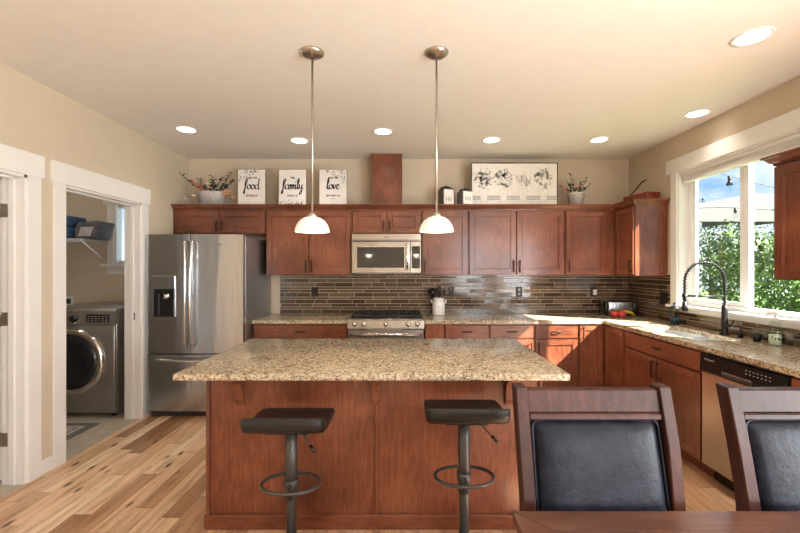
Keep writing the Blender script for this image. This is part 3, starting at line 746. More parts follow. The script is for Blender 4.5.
b = MB(); b.box(.50, .72, -.006, .006, .925, 1.0, 'blackpl', .002)
for i in range(6):
    for j in range(3): b.box(.515+i*.034, .535+i*.034, -.0075, -.005, .936+j*.021, .941+j*.021, 'palecloth')
obj('display', b, cp_)

# ================================================================ ISLAND
t = thing('kitchen_island', 'large cherry kitchen island with a speckled granite top and wooden corbels', 'kitchen island', (-.165, 2.2, 0))
ox, oy = -.165, 2.2
b = MB(); b.box(-1.094+.02, .765-.02, 2.235, 2.97, .0, .88, 'cherry', .002)
obj('island_body', b.mv(-ox, -oy), t)
b = MB(); b.box(-1.094, .765, 2.221, 2.236, .0, .88, 'cherry', .001)
for x0, x1 in ((-1.094, -1.076), (.747, .765)): b.box(x0, x1, 2.206, 2.222, .083, .88, 'cherry', .004)
obj('back_panel', b.mv(-ox, -oy), t)
b = MB(); b.box(-.163, -.147, 2.203, 2.222, .083, .69, 'cherry', .006); obj('batten', b.mv(-ox, -oy), t)
b = MB(); b.box(-1.104, .775, 2.204, 2.980, .0, .082, 'cherry_h', .004); obj('plinth', b.mv(-ox, -oy), t)
b = MB(); b.box(-1.158, .833, 2.0, 3.03, .880, .914, 'granite', .005, None, 2); obj('granite_top', b.mv(-ox, -oy), t)
for x in (-.905, -.155, .580):
    prof_ = [(2.221, .880), (2.06, .880), (2.06, .862), (2.075, .852), (2.11, .846), (2.15, .828), (2.174, .80), (2.184, .765), (2.188, .725), (2.200, .708), (2.203, .692), (2.221, .690)]
    b = MB(); b.prism(prof_, x-.022, x+.022, 'cherry', 'x'); b.box(x-.028, x+.028, 2.06, 2.221, .868, .8795, 'cherry_h', .002)
    obj('corbel', b.mv(-ox, -oy), t)

# ================================================================ STOOLS
def stool(label, x, y, zs, zr):
    t = thing('bar_stool', label, 'bar stool', (x, y, 0))
    b = MB(); b.lathe([(0, 0), (.200, 0), (.200, .006), (.188, .014), (.05, .028), (.034, .05), (0, .05)], 'stoolmetal', n=40); obj('stool_base', b, t)
    b = MB(); b.cyl((0, 0, .045), (0, 0, zs-.12), .0245, 'stoolmetal', 20); obj('lower_pole', b, t)
    b = MB(); b.lathe([(.0, zr-.075), (.030, zr-.075), (.030, zs-.035), (0, zs-.035)], 'stoolmetal', n=20); obj('upper_pole', b, t)
    b = MB(); pts = []
    for i in range(32):
        a = 2*PI*i/32; pts.append((.142*math.cos(a)*(abs(math.cos(a))**-.12 if abs(math.cos(a)) > .05 else 1), -.005+.098*math.sin(a), zr))
    b.tube(pts, .0085, 'stoolmetal', 8, True); b.lathe([(.031, zr-.02), (.036, zr-.018), (.036, zr+.018), (.031, zr+.02)], 'stoolmetal', n=20)
    b.cyl((0, -.03, zr), (0, -.103, zr), .0085, 'stoolmetal', 8); obj('foot_ring', b, t)
    # cushion: side profile extruded across, nearest lip curls up, far edge curls up a little
    top = [(-.175, .046), (-.165, .054), (-.150, .046), (-.130, .024), (-.105, .010), (-.05, .0), (.03, -.004), (.09, -.006), (.13, -.008), (.158, -.010), (.172, -.014)]
    bot = [(.177, -.024), (.168, -.036), (.135, -.040), (.09, -.041), (.0, -.040), (-.09, -.036), (-.135, -.026), (-.165, -.006), (-.180, .022)]
    b = MB(); bb = bmesh.new(); w = .190
    xs = [(-w, .80), (-w+.008, .95), (-w+.022, 1.0), (-.095, 1.0), (-.091, .97), (-.087, 1), (0-.004, 1), (0, .97), (.004, 1), (.087, 1), (.091, .97), (.095, 1), (w-.022, 1.0), (w-.008, .95), (w, .80)]
    loop = top+bot; cy = 0; cz = .0; rings = []
    for x_, s_ in xs: rings.append([bb.verts.new((x_, u*(s_ if s_ < .96 else 1), cz+(v-cz)*s_ - (0 if s_ != .97 else 0))) for u, v in loop])
    for A, B in zip(rings, rings[1:]):
        for k in range(len(loop)): bb.faces.new((A[k], A[(k+1) % len(loop)], B[(k+1) % len(loop)], B[k]))
    bb.faces.new(rings[0][::-1]); bb.faces.new(rings[-1]); bmesh.ops.recalc_face_normals(bb, faces=bb.faces)
    b.merge(bb, 'vinylseat', None, True); b.mv(0, 0, zs); obj('seat', b, t)
    b = MB(); b.box(-.10, .10, -.09, .09, zs-.052, zs-.040, 'black', .004); b.lathe([(0, zs-.06), (.045, zs-.06), (.05, zs-.05), (0, zs-.05)], 'black', n=20); obj('seat_bracket', b, t)
    b = MB(); b.tube([(.03, -.03, zs-.058), (.075, -.055, zs-.062), (.10, -.085, zs-.085), (.135, -.11, zs-.115)], .0042, 'stoolmetal', 8); b.tube([(.115, -.096, zs-.098), (.140, -.114, zs-.119)], .007, 'blackpl', 8); obj('height_lever', b, t)
    return t
stool('low-backed black bar stool on a grey pole, left of the two and set slightly lower', -.556, 1.975, .709, .385)
stool('low-backed black bar stool on a grey pole, right of the two, nearer the dining chairs', .295, 1.965, .757, .425)

# ================================================================ TABLE AND CHAIRS
t = thing('dining_table', 'dark brown wooden dining table whose far corner shows at the bottom right', 'table', (1.10, .62, 0))
x0, x1, y0, y1 = -.79, .79, -.50, .52
b = MB(); w = .085
# framed top: four mitred border boards and a centre field
def slab(poly): b.prism(poly, .718, .75, 'table', 'z')
slab([(x0, y0), (x1, y0), (x1-w, y0+w), (x0+w, y0+w)]); slab([(x0, y1), (x0+w, y1-w), (x1-w, y1-w), (x1, y1)])
slab([(x0, y0), (x0+w, y0+w), (x0+w, y1-w), (x0, y1)]); slab([(x1, y0), (x1, y1), (x1-w, y1-w), (x1-w, y0+w)])
b.box(x0+w+.001, x1-w-.001, y0+w+.001, y1-w-.001, .719, .749, 'table'); obj('tabletop', b, t)
b = MB()
for (a, c_) in (((x0+w*.0, y1), (x0+w, y1-w)), ((x0, y0), (x0+w, y0+w)), ((x1, y1), (x1-w, y1-w)), ((x1, y0), (x1-w, y0+w))):
    b.tube([(*a, .7500), (*c_, .7500)], .0009, 'black', 4)
obj('mitre_joint', b, t)
b = MB(); b.box(x0+.07, x1-.07, y0+.07, y0+.095, .63, .718, 'table'); b.box(x0+.07, x1-.07, y1-.095, y1-.07, .63, .718, 'table')
b.box(x0+.07, x0+.095, y0+.095, y1-.095, .63, .718, 'table'); b.box(x1-.095, x1-.07, y0+.095, y1-.095, .63, .718, 'table'); obj('apron', b, t)
for sx in (x0+.045, x1-.125):
    for sy in (y0+.045, y1-.125):
        b = MB(); b.box(sx, sx+.08, sy, sy+.08, 0, .7175, 'table', .004); obj('leg', b, t)
def chair(label, x, rz=0):
    """origin under the back; sitter looks towards -y (the camera)"""
    t = thing('dining_chair', label, 'chair', (x, 1.20, 0), rz)
    W2 = .247
    zs_ = [0, .12, .30, .45, .60, .75, .90, 1.068]; ys_ = [.055, .035, .008, -.005, .000, .012, .040, .085]
    for s_ in (-1, 1):
        b = MB(); bb = bmesh.new(); rg = []
        for z, y in zip(zs_, ys_):
            ins = .016 if z < .7 else (.012 if z < .88 else 0); cx_ = s_*(W2-.021-ins*.3); hw = .0185; d_ = .026
            rg.append([bb.verts.new((cx_+a_*hw, y+c_*d_, z)) for a_, c_ in ((-1, -1), (1, -1), (1, 1), (-1, 1))])
        for A, B in zip(rg, rg[1:]):
            for k in range(4): bb.faces.new((A[k], A[(k+1) % 4], B[(k+1) % 4], B[k]))
        bb.faces.new(rg[0][::-1]); bb.faces.new(rg[-1]); bmesh.ops.recalc_face_normals(bb, faces=bb.faces)
        bmesh.ops.bevel(bb, geom=list(bb.edges), offset=.003, segments=1, affect='EDGES')
        b.merge(bb, 'chair'); obj('back_post', b, t)
        b = MB(); b.box(s_*(W2-.03)-.022, s_*(W2-.03)+.022, -.43, -.386, 0, .415, 'chair', .003); obj('front_leg', b, t)
    yt = lambda z: .012+(z-.75)*.226
    def leanbox(mb, xa, xb, za, zb, ya, yb, m, bev=.003):
        # slab following the lean of the back
        bb = bmesh.new(); vs = [[bb.verts.new((x_, yt(z_)+y_, z_)) for y_ in (ya, yb)] for x_ in (xa, xb) for z_ in (za, zb)]
        (a0, a1), (b0, b1), (c0, c1), (d0, d1) = vs
        for q in ((a0, b0, d0, c0), (a1, c1, d1, b1), (a0, a1, b1, b0), (c0, d0, d1, c1), (a0, c0, c1, a1), (b0, b1, d1, d0)): bb.faces.new(q)
        bmesh.ops.recalc_face_normals(bb, faces=bb.faces)
        if bev: bmesh.ops.bevel(bb, geom=list(bb.edges), offset=bev, segments=1, affect='EDGES')
        mb.merge(bb, m)
    wi = W2-.044
    b = MB(); leanbox(b, -wi-.004, wi+.004, .991, 1.058, -.016, .018, 'chair'); obj('top_rail', b, t); b = MB(); leanbox(b, -wi-.004, wi+.004, .970, .990, -.022, .02, 'chair', .004); obj('middle_rail', b, t); b = MB(); leanbox(b, -wi-.004, wi+.004, .50, .54, -.016, .018, 'chair'); obj('lower_rail', b, t)
    b = MB(); leanbox(b, -wi-.003, wi+.003, .54, .967, .0, .015, 'chair', 0); obj('back_panel', b, t)
    # padded leather panel, domed, with piping
    b = MB(); bb = bmesh.new(); n = 14; g = []
    px0, pz0, pz1 = wi-.012, .555, .963
    def rr_(u, p=6): return (1-abs(u)**p)
    for j in range(n+1):
        row = []
        for i in range(n+1):
            u = -1+2*i/n; v = -1+2*j/n
            uu = math.copysign(1-(1-abs(u))**1.6, u); vv = math.copysign(1-(1-abs(v))**1.6, v)
            dome = .028*(max(0, 1-abs(uu)**5)*max(0, 1-abs(vv)**5))**.45
            cr_ = 1 - .03*(abs(uu)*abs(vv))**8
            z = (pz0+pz1)/2+vv*cr_*(pz1-pz0)/2
            row.append(bb.verts.new((uu*cr_*px0, yt(z)-.006-dome, z)))
        g.append(row)
    for j in range(n):
        for i in range(n): bb.faces.new((g[j][i], g[j][i+1], g[j+1][i+1], g[j+1][i]))
    bmesh.ops.recalc_face_normals(bb, faces=bb.faces)
    b.merge(bb, 'leather', None, True); pad = obj('back_cushion', b, t)
    pts = []
    for (cx_, cz_, a0) in ((px0-.02, pz1-.02, 0), (-px0+.02, pz1-.02, 90), (-px0+.02, pz0+.02, 180), (px0-.02, pz0+.02, 270)):
        for k in range(6):
            a = R(a0+90*k/5); z = cz_+.026*math.sin(a); pts.append((cx_+.026*math.cos(a), yt(z)-.008, z))
    b = MB(); b.tube(pts, .005, 'leather', 6, True); obj('piping', b, pad)
    b = MB(); b.box(-W2+.01, W2-.01, -.435, -.022, .415, .45, 'chair', .004); obj('seat_frame', b, t)
    b = MB(); b.box(-W2+.02, W2-.02, -.43, -.04, .45, .50, 'leather', .02, None, 3); obj('seat', b, t)
    return t
chair('dark wood dining chair with its whole black leather back in view, left of the two', .596)
chair('dark wood dining chair with a black leather back cut off by the right edge', 1.262)

# ================================================================ LAMPS
def pendant(label, x, y, zb):
    t = thing('pendant_lamp', label, 'pendant lamp', (x, y, H))
    b = MB(); b.lathe([(0, 0), (.072, 0), (.070, -.010), (.050, -.024), (.015, -.030), (0, -.030)], 'nickel', n=32); obj('canopy', b, t)
    z = zb-H
    b = MB(); b.cyl((0, 0, -.028), (0, 0, z+.110), .0065, 'nickel', 12); obj('rod', b, t)
    b = MB(); b.lathe([(0, z+.118), (.010, z+.118), (.024, z+.106), (.032, z+.088), (.0, z+.088)], 'nickel', n=24); obj('socket_cap', b, t)
    out = [(.026, .092), (.050, .084), (.075, .066), (.092, .042), (.101, .016), (.103, .0)]
    inn = [(.099, .0), (.097, .016), (.088, .040), (.072, .062), (.048, .079), (.0, .087)]
    b = MB(); b.lathe([(0, z+.093)]+[(r, z+h) for r, h in out]+[(r, z+h) for r, h in inn], 'shade', n=40); obj('lamp_shade', b, t)
    b = MB(); b.sphere((0, 0, z+.040), .024, 'bulb', 14, (1, 1, 1.2)); obj('bulb', b, t)
    l = lamp('pendant_light', 'POINT', (0, 0, z+.0), 3.5, (1, .86, .66), shadow_soft_size=.04); l.parent = t
pendant('frosted glass dome pendant hanging left of centre over the island', -.550, 2.40, 1.662)
pendant('frosted glass dome pendant hanging right of centre over the island', .195, 2.40, 1.664)

spots = [(-2.03, 3.73, 'leftmost recessed ceiling light, nearest the left wall'), (-1.06, 4.05, 'recessed ceiling light above the family sign'),
         (-.20, 3.78, 'recessed ceiling light in front of the wooden duct cover'), (.88, 4.03, 'recessed ceiling light above the flower vase picture'),
         (1.96, 4.02, 'recessed ceiling light toward the back right corner above the flower pot'), (2.45, 3.34, 'recessed ceiling light above the sink window header'),
         (1.95, 2.24, 'largest recessed ceiling light, nearest the camera at the top right')]
first = None
for x, y, lab in spots:
    if first is None:
        t = first = thing('recessed_light', lab, 'ceiling light', (x, y, H), group='recessed ceiling lights')
        b = MB(); b.lathe([(.100, 0), (.098, -.006), (.080, -.005), (.076, -.0005), (.100, 0)], 'white', n=36); obj('trim_ring', b, t)
        b = MB(); b.lathe([(0, -.001), (.077, -.001), (.077, -.003), (0, -.003)], 'glow', n=36); obj('diffuser', b, t)
        l = lamp('downlight', 'SPOT', (0, 0, -.02), 15, (1, .90, .78), shadow_soft_size=.07, spot_size=R(125), spot_blend=1.0); l.parent = t
    else: dup(first, (x, y, H), lab)

for x, y, lab, e in ((-3.6, 3.7, 'added round ceiling light out of view in the laundry room', 9), (-3.6, 1.6, 'added round ceiling light out of view in the room behind the left door', 20)):  # unseen fixtures added to brighten the two side rooms
    t = thing('fill_ceiling_light', lab, 'ceiling light', (x, y, H))
    b = MB(); b.lathe([(0, 0), (.15, 0), (.15, -.02), (0, -.02)], 'nickel', n=32); obj('light_base', b, t)
    b = MB(); b.lathe([(.14, -.02), (.13, -.06), (.07, -.085), (0, -.09)], 'shade', n=32); obj('light_bowl', b, t)
    l = lamp('fill_bulb', 'POINT', (0, 0, -.14), e, (1, .92, .80), shadow_soft_size=.1); l.parent = t
# ================================================================ DECOR ON THE CABINET TOPS
CT = CROWN_TOP
def ribbon(mb, pts, nib, m, y=-.0012):
    n = Vector(nib)/2
    for a, c_ in zip(pts, pts[1:]):
        a, c_ = Vector(a), Vector(c_); q = [a-n, a+n, c_+n, c_-n]
        mb.poly([(v.x, y, v.y) for v in q], m); d = (c_-a).normalized() if (c_-a).length else Vector((1, 0)); p = Vector((-d.y, d.x))*.050
        q = [a-p, a+p, c_+p, c_-p]; mb.poly([(v.x, y-.0001, v.y) for v in q], m)
def arcp(cx, cz, rx_, rz_, a0, a1, n=12): return [(cx+rx_*math.cos(R(a0+(a1-a0)*i/n)), cz+rz_*math.sin(R(a0+(a1-a0)*i/n))) for i in range(n+1)]
def spl(*p):
    out = []; P = [Vector(q) for q in p]; P = [P[0]]+P+[P[-1]]
    for i in range(1, len(P)-2):
        for k in range(6):
            u = k/6; a, b_, c_, d_ = P[i-1:i+3]
            v = .5*((2*b_)+(-a+c_)*u+(2*a-5*b_+4*c_-d_)*u*u+(-a+3*b_-3*c_+d_)*u**3); out.append((v.x, v.y))
    out.append(tuple(P[-2])); return out
GL = {  # script letters: strokes in units of x-height, and an advance width
    'f': ([spl((.15, .1), (.55, 1.2), (.72, 1.95), (.5, 2.05), (.34, 1.5), (.22, .2), (.08, -.9), (-.08, -.75), (.1, -.1), (.55, .35))], .62),
    'o': ([arcp(.42, .48, .34, .48, 70, 440, 18), spl((.5, .9), (.75, .75), (.95, .85))], .80),
    'd': ([arcp(.42, .45, .36, .45, 50, 350, 16), spl((.95, 2.2), (.82, 1.2), (.72, .25), (.85, 0), (1.1, .25))], 1.0),
    'a': ([arcp(.42, .47, .36, .47, 50, 350, 16), spl((.82, .98), (.74, .35), (.86, 0), (1.08, .25))], .98),
    'm': ([spl((.02, .7), (.14, .98), (.14, 0)), spl((.14, .3), (.36, .95), (.50, .8), (.46, 0)), spl((.48, .3), (.72, .98), (.86, .75), (.82, .15), (1.08, .2))], 1.02),
    'i': ([spl((.05, .6), (.18, .98), (.14, .2), (.26, 0), (.45, .25)), arcp(.24, 1.45, .06, .06, 0, 360, 6)], .42),
    'l': ([spl((.0, .3), (.42, 1.4), (.45, 2.2), (.28, 1.9), (.18, .4), (.3, 0), (.5, .3))], .46),
    'y': ([spl((.02, .8), (.1, .98), (.12, .3), (.32, .1), (.58, .5), (.66, 1.0)), spl((.66, 1.0), (.58, -.3), (.3, -1.1), (.1, -.85), (.4, -.3), (.9, .3))], .85),
    'v': ([spl((.0, .7), (.12, .98), (.25, .05), (.5, .4), (.62, .95), (.8, .85))], .74),
    'e': ([spl((.08, .45), (.45, .62), (.52, .92), (.3, 1.0), (.1, .55), (.2, .08), (.45, .0), (.75, .3))], .68)}
def script(word, cx, cz, s_, m='ink'):
    mb = MB(); adv = sum(GL[c_][1] for c_ in word); x = -adv/2
    for ch in word:
        for st in GL[ch][0]: ribbon(mb, [(x+p[0], p[1]) for p in st], (.26, .13), m)
        x += GL[ch][1]
    mb.xf(Matrix.Translation((cx, 0, cz)) @ Matrix.Diagonal((s_, 1, s_, 1))); return mb
def leafblob(mb, x, z, L, ang, m, y=-.0012):
    c_, s_ = math.cos(ang), math.sin(ang)
    pts = [(0, 0), (.3, .22), (.7, .2), (1, 0), (.7, -.2), (.3, -.22)]
    mb.poly([(x+L*(u*c_-v*s_), y, z+L*(u*s_+v*c_)) for u, v in pts], m)
def sign(label, x, word, t1, t2, t3, deco, seed):
    W, Hs = .300, .402
    t = thing('wall_sign', label, 'sign', (x, 4.46, CT))
    b = MB(); b.box(-W/2, W/2, .0, .022, 0, Hs, 'canvas', .001); bd = obj('board', b, t)
    b = MB(); b.box(-W/2-.006, -W/2, -.002, .022, -.0, Hs+.006, 'nickel'); b.box(W/2, W/2+.006, -.002, .022, 0, Hs+.006, 'nickel'); b.box(-W/2-.006, W/2+.006, -.002, .022, Hs, Hs+.006, 'nickel'); obj('frame', b, t)
    b = script(word, .0, .185, .054 if word != 'family' else .054)
    obj('script_word', b, bd)
    b = text_mesh(t1, .026, 'ink', .0003, 0, .0012).mv(0, -.0006, .310); obj('lettering', b, bd)
    b = text_mesh(t2, .026, 'ink', .0003, 0, .0008).mv(0, -.0006, .112); obj('lettering', b, bd)
    if t3: obj('lettering', text_mesh(t3, .018, 'ink', .0003).mv(0, -.0006, .080), bd)
    b = MB(); r_ = random.Random(seed)
    for i in range(46):
        if deco == 'tl': u = r_.random()**1.3; v = r_.random()**1.3*(1-u); x_, z_ = -W/2+.008+u*.21, Hs-.012-v*.13
        elif deco == 'tr': u = r_.random()**1.3; v = r_.random()**1.3*(1-u); x_, z_ = W/2-.02-u*.20, Hs-.012-v*.15
        else: x_ = r_.uniform(-W/2+.02, W/2-.03); z_ = .010+r_.random()**1.6*.045
        leafblob(b, x_, z_, r_.uniform(.012, .022), r_.uniform(0, 6.28), r_.choice(('ink', 'ink', 'inkgrey')))
    obj('leaf_print', b, bd)
sign('whitewashed sign reading Bless the food before us, leftmost of the three signs', px(251.7, 4.46), 'food', 'BLESS THE', 'BEFORE US', '', 'tl', 1)
sign('whitewashed sign reading The family beside us, middle of the three signs', px(292.5, 4.46), 'family', 'THE', 'BESIDE US', '', 'b', 2)
sign('whitewashed sign reading And the love between us, nearest the wooden duct cover', px(333, 4.46), 'love', 'AND THE', 'BETWEEN US', 'AMEN', 'tr', 3)

# flower vase picture
W, Hs = .956, .482; cx = px(514.5, 4.50)
t = thing('framed_picture', 'long pale picture of four flower vases standing on the cabinet tops', 'picture', (cx, 4.50, CT))
b = MB(); b.box(-W/2, W/2, 0, .02, 0, Hs, 'canvas', .001); bd = obj('canvas', b, t)
b = MB(); b.box(-W/2-.008, -W/2, -.004, .02, 0, Hs+.008, 'bronze'); b.box(-W/2-.008, W/2+.008, -.004, .02, Hs, Hs+.008, 'bronze'); b.box(W/2, W/2+.008, -.004, .02, 0, Hs+.008, 'bronze'); obj('frame', b, t)
b = MB(); vx = [-.345, -.125, .095, .325]
edges = [-W/2]+[e_ for v_ in vx for e_ in (v_-.040, v_+.040)]+[W/2]
for a, c_ in zip(edges[::2], edges[1::2]):
    for z in (.075, .092, .109): b.poly([(a, -.001, z), (c_, -.001, z), (c_, -.001, z+.009), (a, -.001, z+.009)], 'inkgrey')
obj('stripe_print', b, bd)
r_ = random.Random(11)
for q, v_ in enumerate(vx):
    b = MB()
    ribbon(b, [(p[0], p[1]) for p in [(v_-.03, .03), (v_-.045, .20)]], (.0022, .0022), 'inkpale'); b2 = None
    b = MB(); 
    for sg in (-1, 1): b.poly([(v_+sg*.028, -.001, .03), (v_+sg*.031, -.001, .03), (v_+sg*.050, -.001, .20), (v_+sg*.047, -.001, .20)], 'inkpale')
    b.poly([(v_-.05, -.001, .198), (v_+.05, -.001, .198), (v_+.05, -.001, .201), (v_-.05, -.001, .201)], 'inkpale')
    for i in range(105):
        a = r_.uniform(0, 2*PI); rd_ = r_.random()**.5; x_ = v_+.088*rd_*math.cos(a); z_ = .32+.105*rd_*math.sin(a)
        if q == 2:
            if i > 34: continue
            ang = PI/2-(x_-v_)*9; z_ = r_.uniform(.22, .30); L = r_.uniform(.03, .06); x_ = v_+r_.uniform(-.075, .075)
            for w0 in (0,): b.poly([(x_-.0012, -.001, z_), (x_+.0012, -.001, z_), (x_+.0012+.05*math.cos(ang), -.001, z_+.07), (x_-.0012+.05*math.cos(ang), -.001, z_+.07)], 'inkgrey')
            L = .016
        else: ang = r_.uniform(0, 6.28); L = r_.uniform(.020, .042)
        if q in (1, 3) and abs(x_-v_-.005) < .034 and abs(z_-.29) < .036: continue
        leafblob(b, x_, min(z_, Hs-.03), L, ang, r_.choice(('inkgrey', 'inkpale', 'inkpale')) if q != 2 else r_.choice(('inkgrey', 'inkpale')))
    for i in range(16): leafblob(b, v_+r_.uniform(-.06, .06), r_.uniform(.12, .24), .014, r_.uniform(0, 6.28), 'inkpale')
    obj('vase_print', b, bd)

# canisters
def canister(label, x, y, w, h):
    t = thing('canister', label, 'canister', (x, y, CT), R(22))
    b = MB(); b.box(-w/2, w/2, -w/2, w/2, 0, h*.80, 'caddygrey', .010, None, 2)
    bb = bmesh.new(); lo = [bb.verts.new((sx*w*.46, sy*w*.46, h*.80)) for sx, sy in ((-1, -1), (1, -1), (1, 1), (-1, 1))]; hi = [bb.verts.new((sx*w*.34, sy*w*.34, h*.86)) for sx, sy in ((-1, -1), (1, -1), (1, 1), (-1, 1))]
    for k in range(4): bb.faces.new((lo[k], lo[(k+1) % 4], hi[(k+1) % 4], hi[k]))
    bb.faces.new(hi); bb.faces.new(lo[::-1]); b.merge(bb, 'caddygrey'); cb_ = obj('canister_body', b, t)
    b = MB(); b.box(-w*.44, w*.44, -w/2-.002, -w/2+.001, .008, h*.76, 'canvas', .001); lb = obj('front_panel', b, cb_)
    b = MB()
    for i, s_ in (): ribbon(b, spl((s_*w-.008, .05), (s_*w, .10), (s_*w+.004, .045), (s_*w+.014, .075)), (.004, .003), 'ink', -w/2-.003)
    for p in (): pass
    b.bm.transform(Matrix.Identity(4))
    obj('lettering', b, cb_) if False else b.bm.free()
    b = MB()
    for s_ in (-.26, -.02, .20):
        b.box(s_*w-.004, s_*w+.003, -w/2-.003, -w/2-.0015, .045, .098, 'inkgrey'); b.box(s_*w-.010, s_*w+.014, -w/2-.003, -w/2-.0015, .068, .074, 'inkgrey'); b.box(s_*w+.009, s_*w+.014, -w/2-.003, -w/2-.0015, .045, .074, 'inkgrey')
    obj('lettering_marks', b, lb)
    b = MB(); b.lathe([(0, h*.86), (w*.46, h*.86), (w*.48, h*.885), (w*.30, h*.93), (.010, h*.95), (.010, h*.97), (.016, h*.985), (0, h)], 'bronze', n=24); obj('lid', b, t)
canister('taller grey and white metal canister with a dark lid beside the right pendant rod', px(446, 4.47), 4.47, .135, .225)
canister('shorter grey and white metal canister with a dark lid next to the vase picture', px(464.8, 4.44), 4.44, .130, .190)

# potted stems
def stems(t, spec, rim, seed):
    r_ = random.Random(seed)
    for (dx, dy, h, kind, n) in spec:
        base_ = Vector((dx*.25, dy*.25, rim-.02)); tip = Vector((dx, dy, h)); mid = (base_+tip)/2+Vector((0, 0, .02))
        pts = [base_.lerp(mid, u)*(1-u)+mid.lerp(tip, u)*u for u in [i/6 for i in range(7)]]
        b = MB(); b.tube(pts, .0022, 'stalk', 5); st = obj('stem', b, t)
        b = MB()
        for i in range(n):
            u = .3+.7*(i+1)/n; p = base_.lerp(mid, u)*(1-u)+mid.lerp(tip, u)*u
            d = Vector((r_.uniform(-1, 1), r_.uniform(-1, 1), r_.uniform(-.3, 1))).normalized()
            if kind in ('leaf', 'leafdark'):
                q = d.to_track_quat('X', 'Z').to_matrix().to_4x4(); b.sphere(p+d*.016, .019, kind, 8, (1, .62, .16), q)
            else:
                for k in range(5):
                    dd = (d+Vector((r_.uniform(-.9, .9), r_.uniform(-.9, .9), r_.uniform(-.9, .9)))).normalized(); q = dd.to_track_quat('X', 'Z').to_matrix().to_4x4()
                    b.sphere(p+dd*.014, .015, kind, 6, (1, .6, .35), q)
        obj('leaves' if kind.startswith('leaf') else 'blossom', b, st)
t = thing('potted_flowers', 'oval galvanised tub of dark leaves and peach blossoms above the refrigerator', 'plant', (px(212, 4.52), 4.52, CT))
b = MB(); b.lathe([(0, 0), (.118, 0), (.132, .135), (.138, .140), (.132, .146), (.126, .140), (.113, .01), (0, .01)], 'galv', n=36, sy=.62); obj('pot', b, t)
b = MB(); b.lathe([(0, .12), (.12, .12), (0, .128)], 'stalk', n=24, sy=.6); obj('soil', b, t)
stems(t, [(-.33, .0, .335, 'leaf', 6), (-.26, .02, .27, 'leaf', 5), (-.18, -.02, .24, 'petalpink', 4), (-.13, .0, .17, 'petalpeach', 3), (-.06, .02, .27, 'petalcream', 4), (-.14, .03, .29, 'leafdark', 5),
          (0, 0, .31, 'leafdark', 7), (.04, -.03, .27, 'leafdark', 7), (.02, .04, .24, 'leafdark', 7), (.10, 0, .30, 'leafdark', 6), (-.04, .05, .22, 'leafdark', 7), (.13, .02, .23, 'leaf', 6), (.20, .0, .34, 'leafdark', 5), (.24, -.02, .26, 'leafdark', 6),
          (.17, -.03, .19, 'leaf', 6), (.20, -.04, .14, 'petalpeach', 5), (.235, -.02, .10, 'petalpeach', 4), (-.245, -.03, .085, 'petalcream', 2), (-.08, -.04, .2, 'leafdark', 6), (.07, .03, .2, 'leafdark', 7)], .13, 3)
t.scale = (1.1, 1.1, 1.12)
t = thing('potted_flowers', 'small round galvanised pot of berry stems and red blooms right of the vase picture', 'plant', (px(576, 4.48), 4.48, CT))
b = MB(); b.lathe([(0, 0), (.072, 0), (.092, .128), (.097, .130), (.097, .140), (.090, .140), (.069, .01), (0, .01)], 'galv', n=32); obj('pot', b, t)
b = MB(); b.lathe([(0, .12), (.086, .12), (0, .126)], 'stalk', n=24); obj('soil', b, t)
stems(t, [(-.17, 0, .22, 'petalpink', 2), (-.11, 0, .20, 'petalpink', 3), (-.09, .02, .27, 'leafdark', 5), (-.065, 0, .35, 'leafdark', 7), (-.05, -.02, .24, 'leaf', 7), (.0, .02, .21, 'leaf', 6), (.04, 0, .22, 'petalpink', 2),
          (.07, .02, .26, 'leafdark', 6), (.12, 0, .31, 'leaf', 5), (.15, 0, .24, 'leafdark', 3), (.05, -.03, .19, 'leaf', 6), (-.10, -.03, .17, 'leaf', 6), (.09, -.02, .2, 'leafdark', 5)], .12, 8)

# red box with a wire handle on the corner cabinet
t = thing('wooden_caddy', 'dark red wooden tray with a bent iron handle on the right corner cabinet', 'tray', (2.515, 4.24, CT), R(-80))
b = MB(); b.box(-.17, .17, -.08, .08, 0, .012, 'red', .002)
for y in (-.08, .068): b.box(-.17, .17, y, y+.012, .012, .082, 'red', .003)
for x in (-.17, .158): b.box(x, x+.012, -.068, .068, .012, .082, 'red', .003)
obj('tray_box', b, t)
b = MB(); b.tube([(-.165, 0, .07), (-.14, 0, .11), (-.05, 0, .17), (.0, 0, .205)], .006, 'bronze', 8)
b.tube([(.0, .0, .205), (.02, .02, .225), (.045, .025, .235), (.065, 0, .225), (.045, -.025, .21), (.02, -.02, .205)], .006, 'bronze', 8, True); obj('handle', b, t)

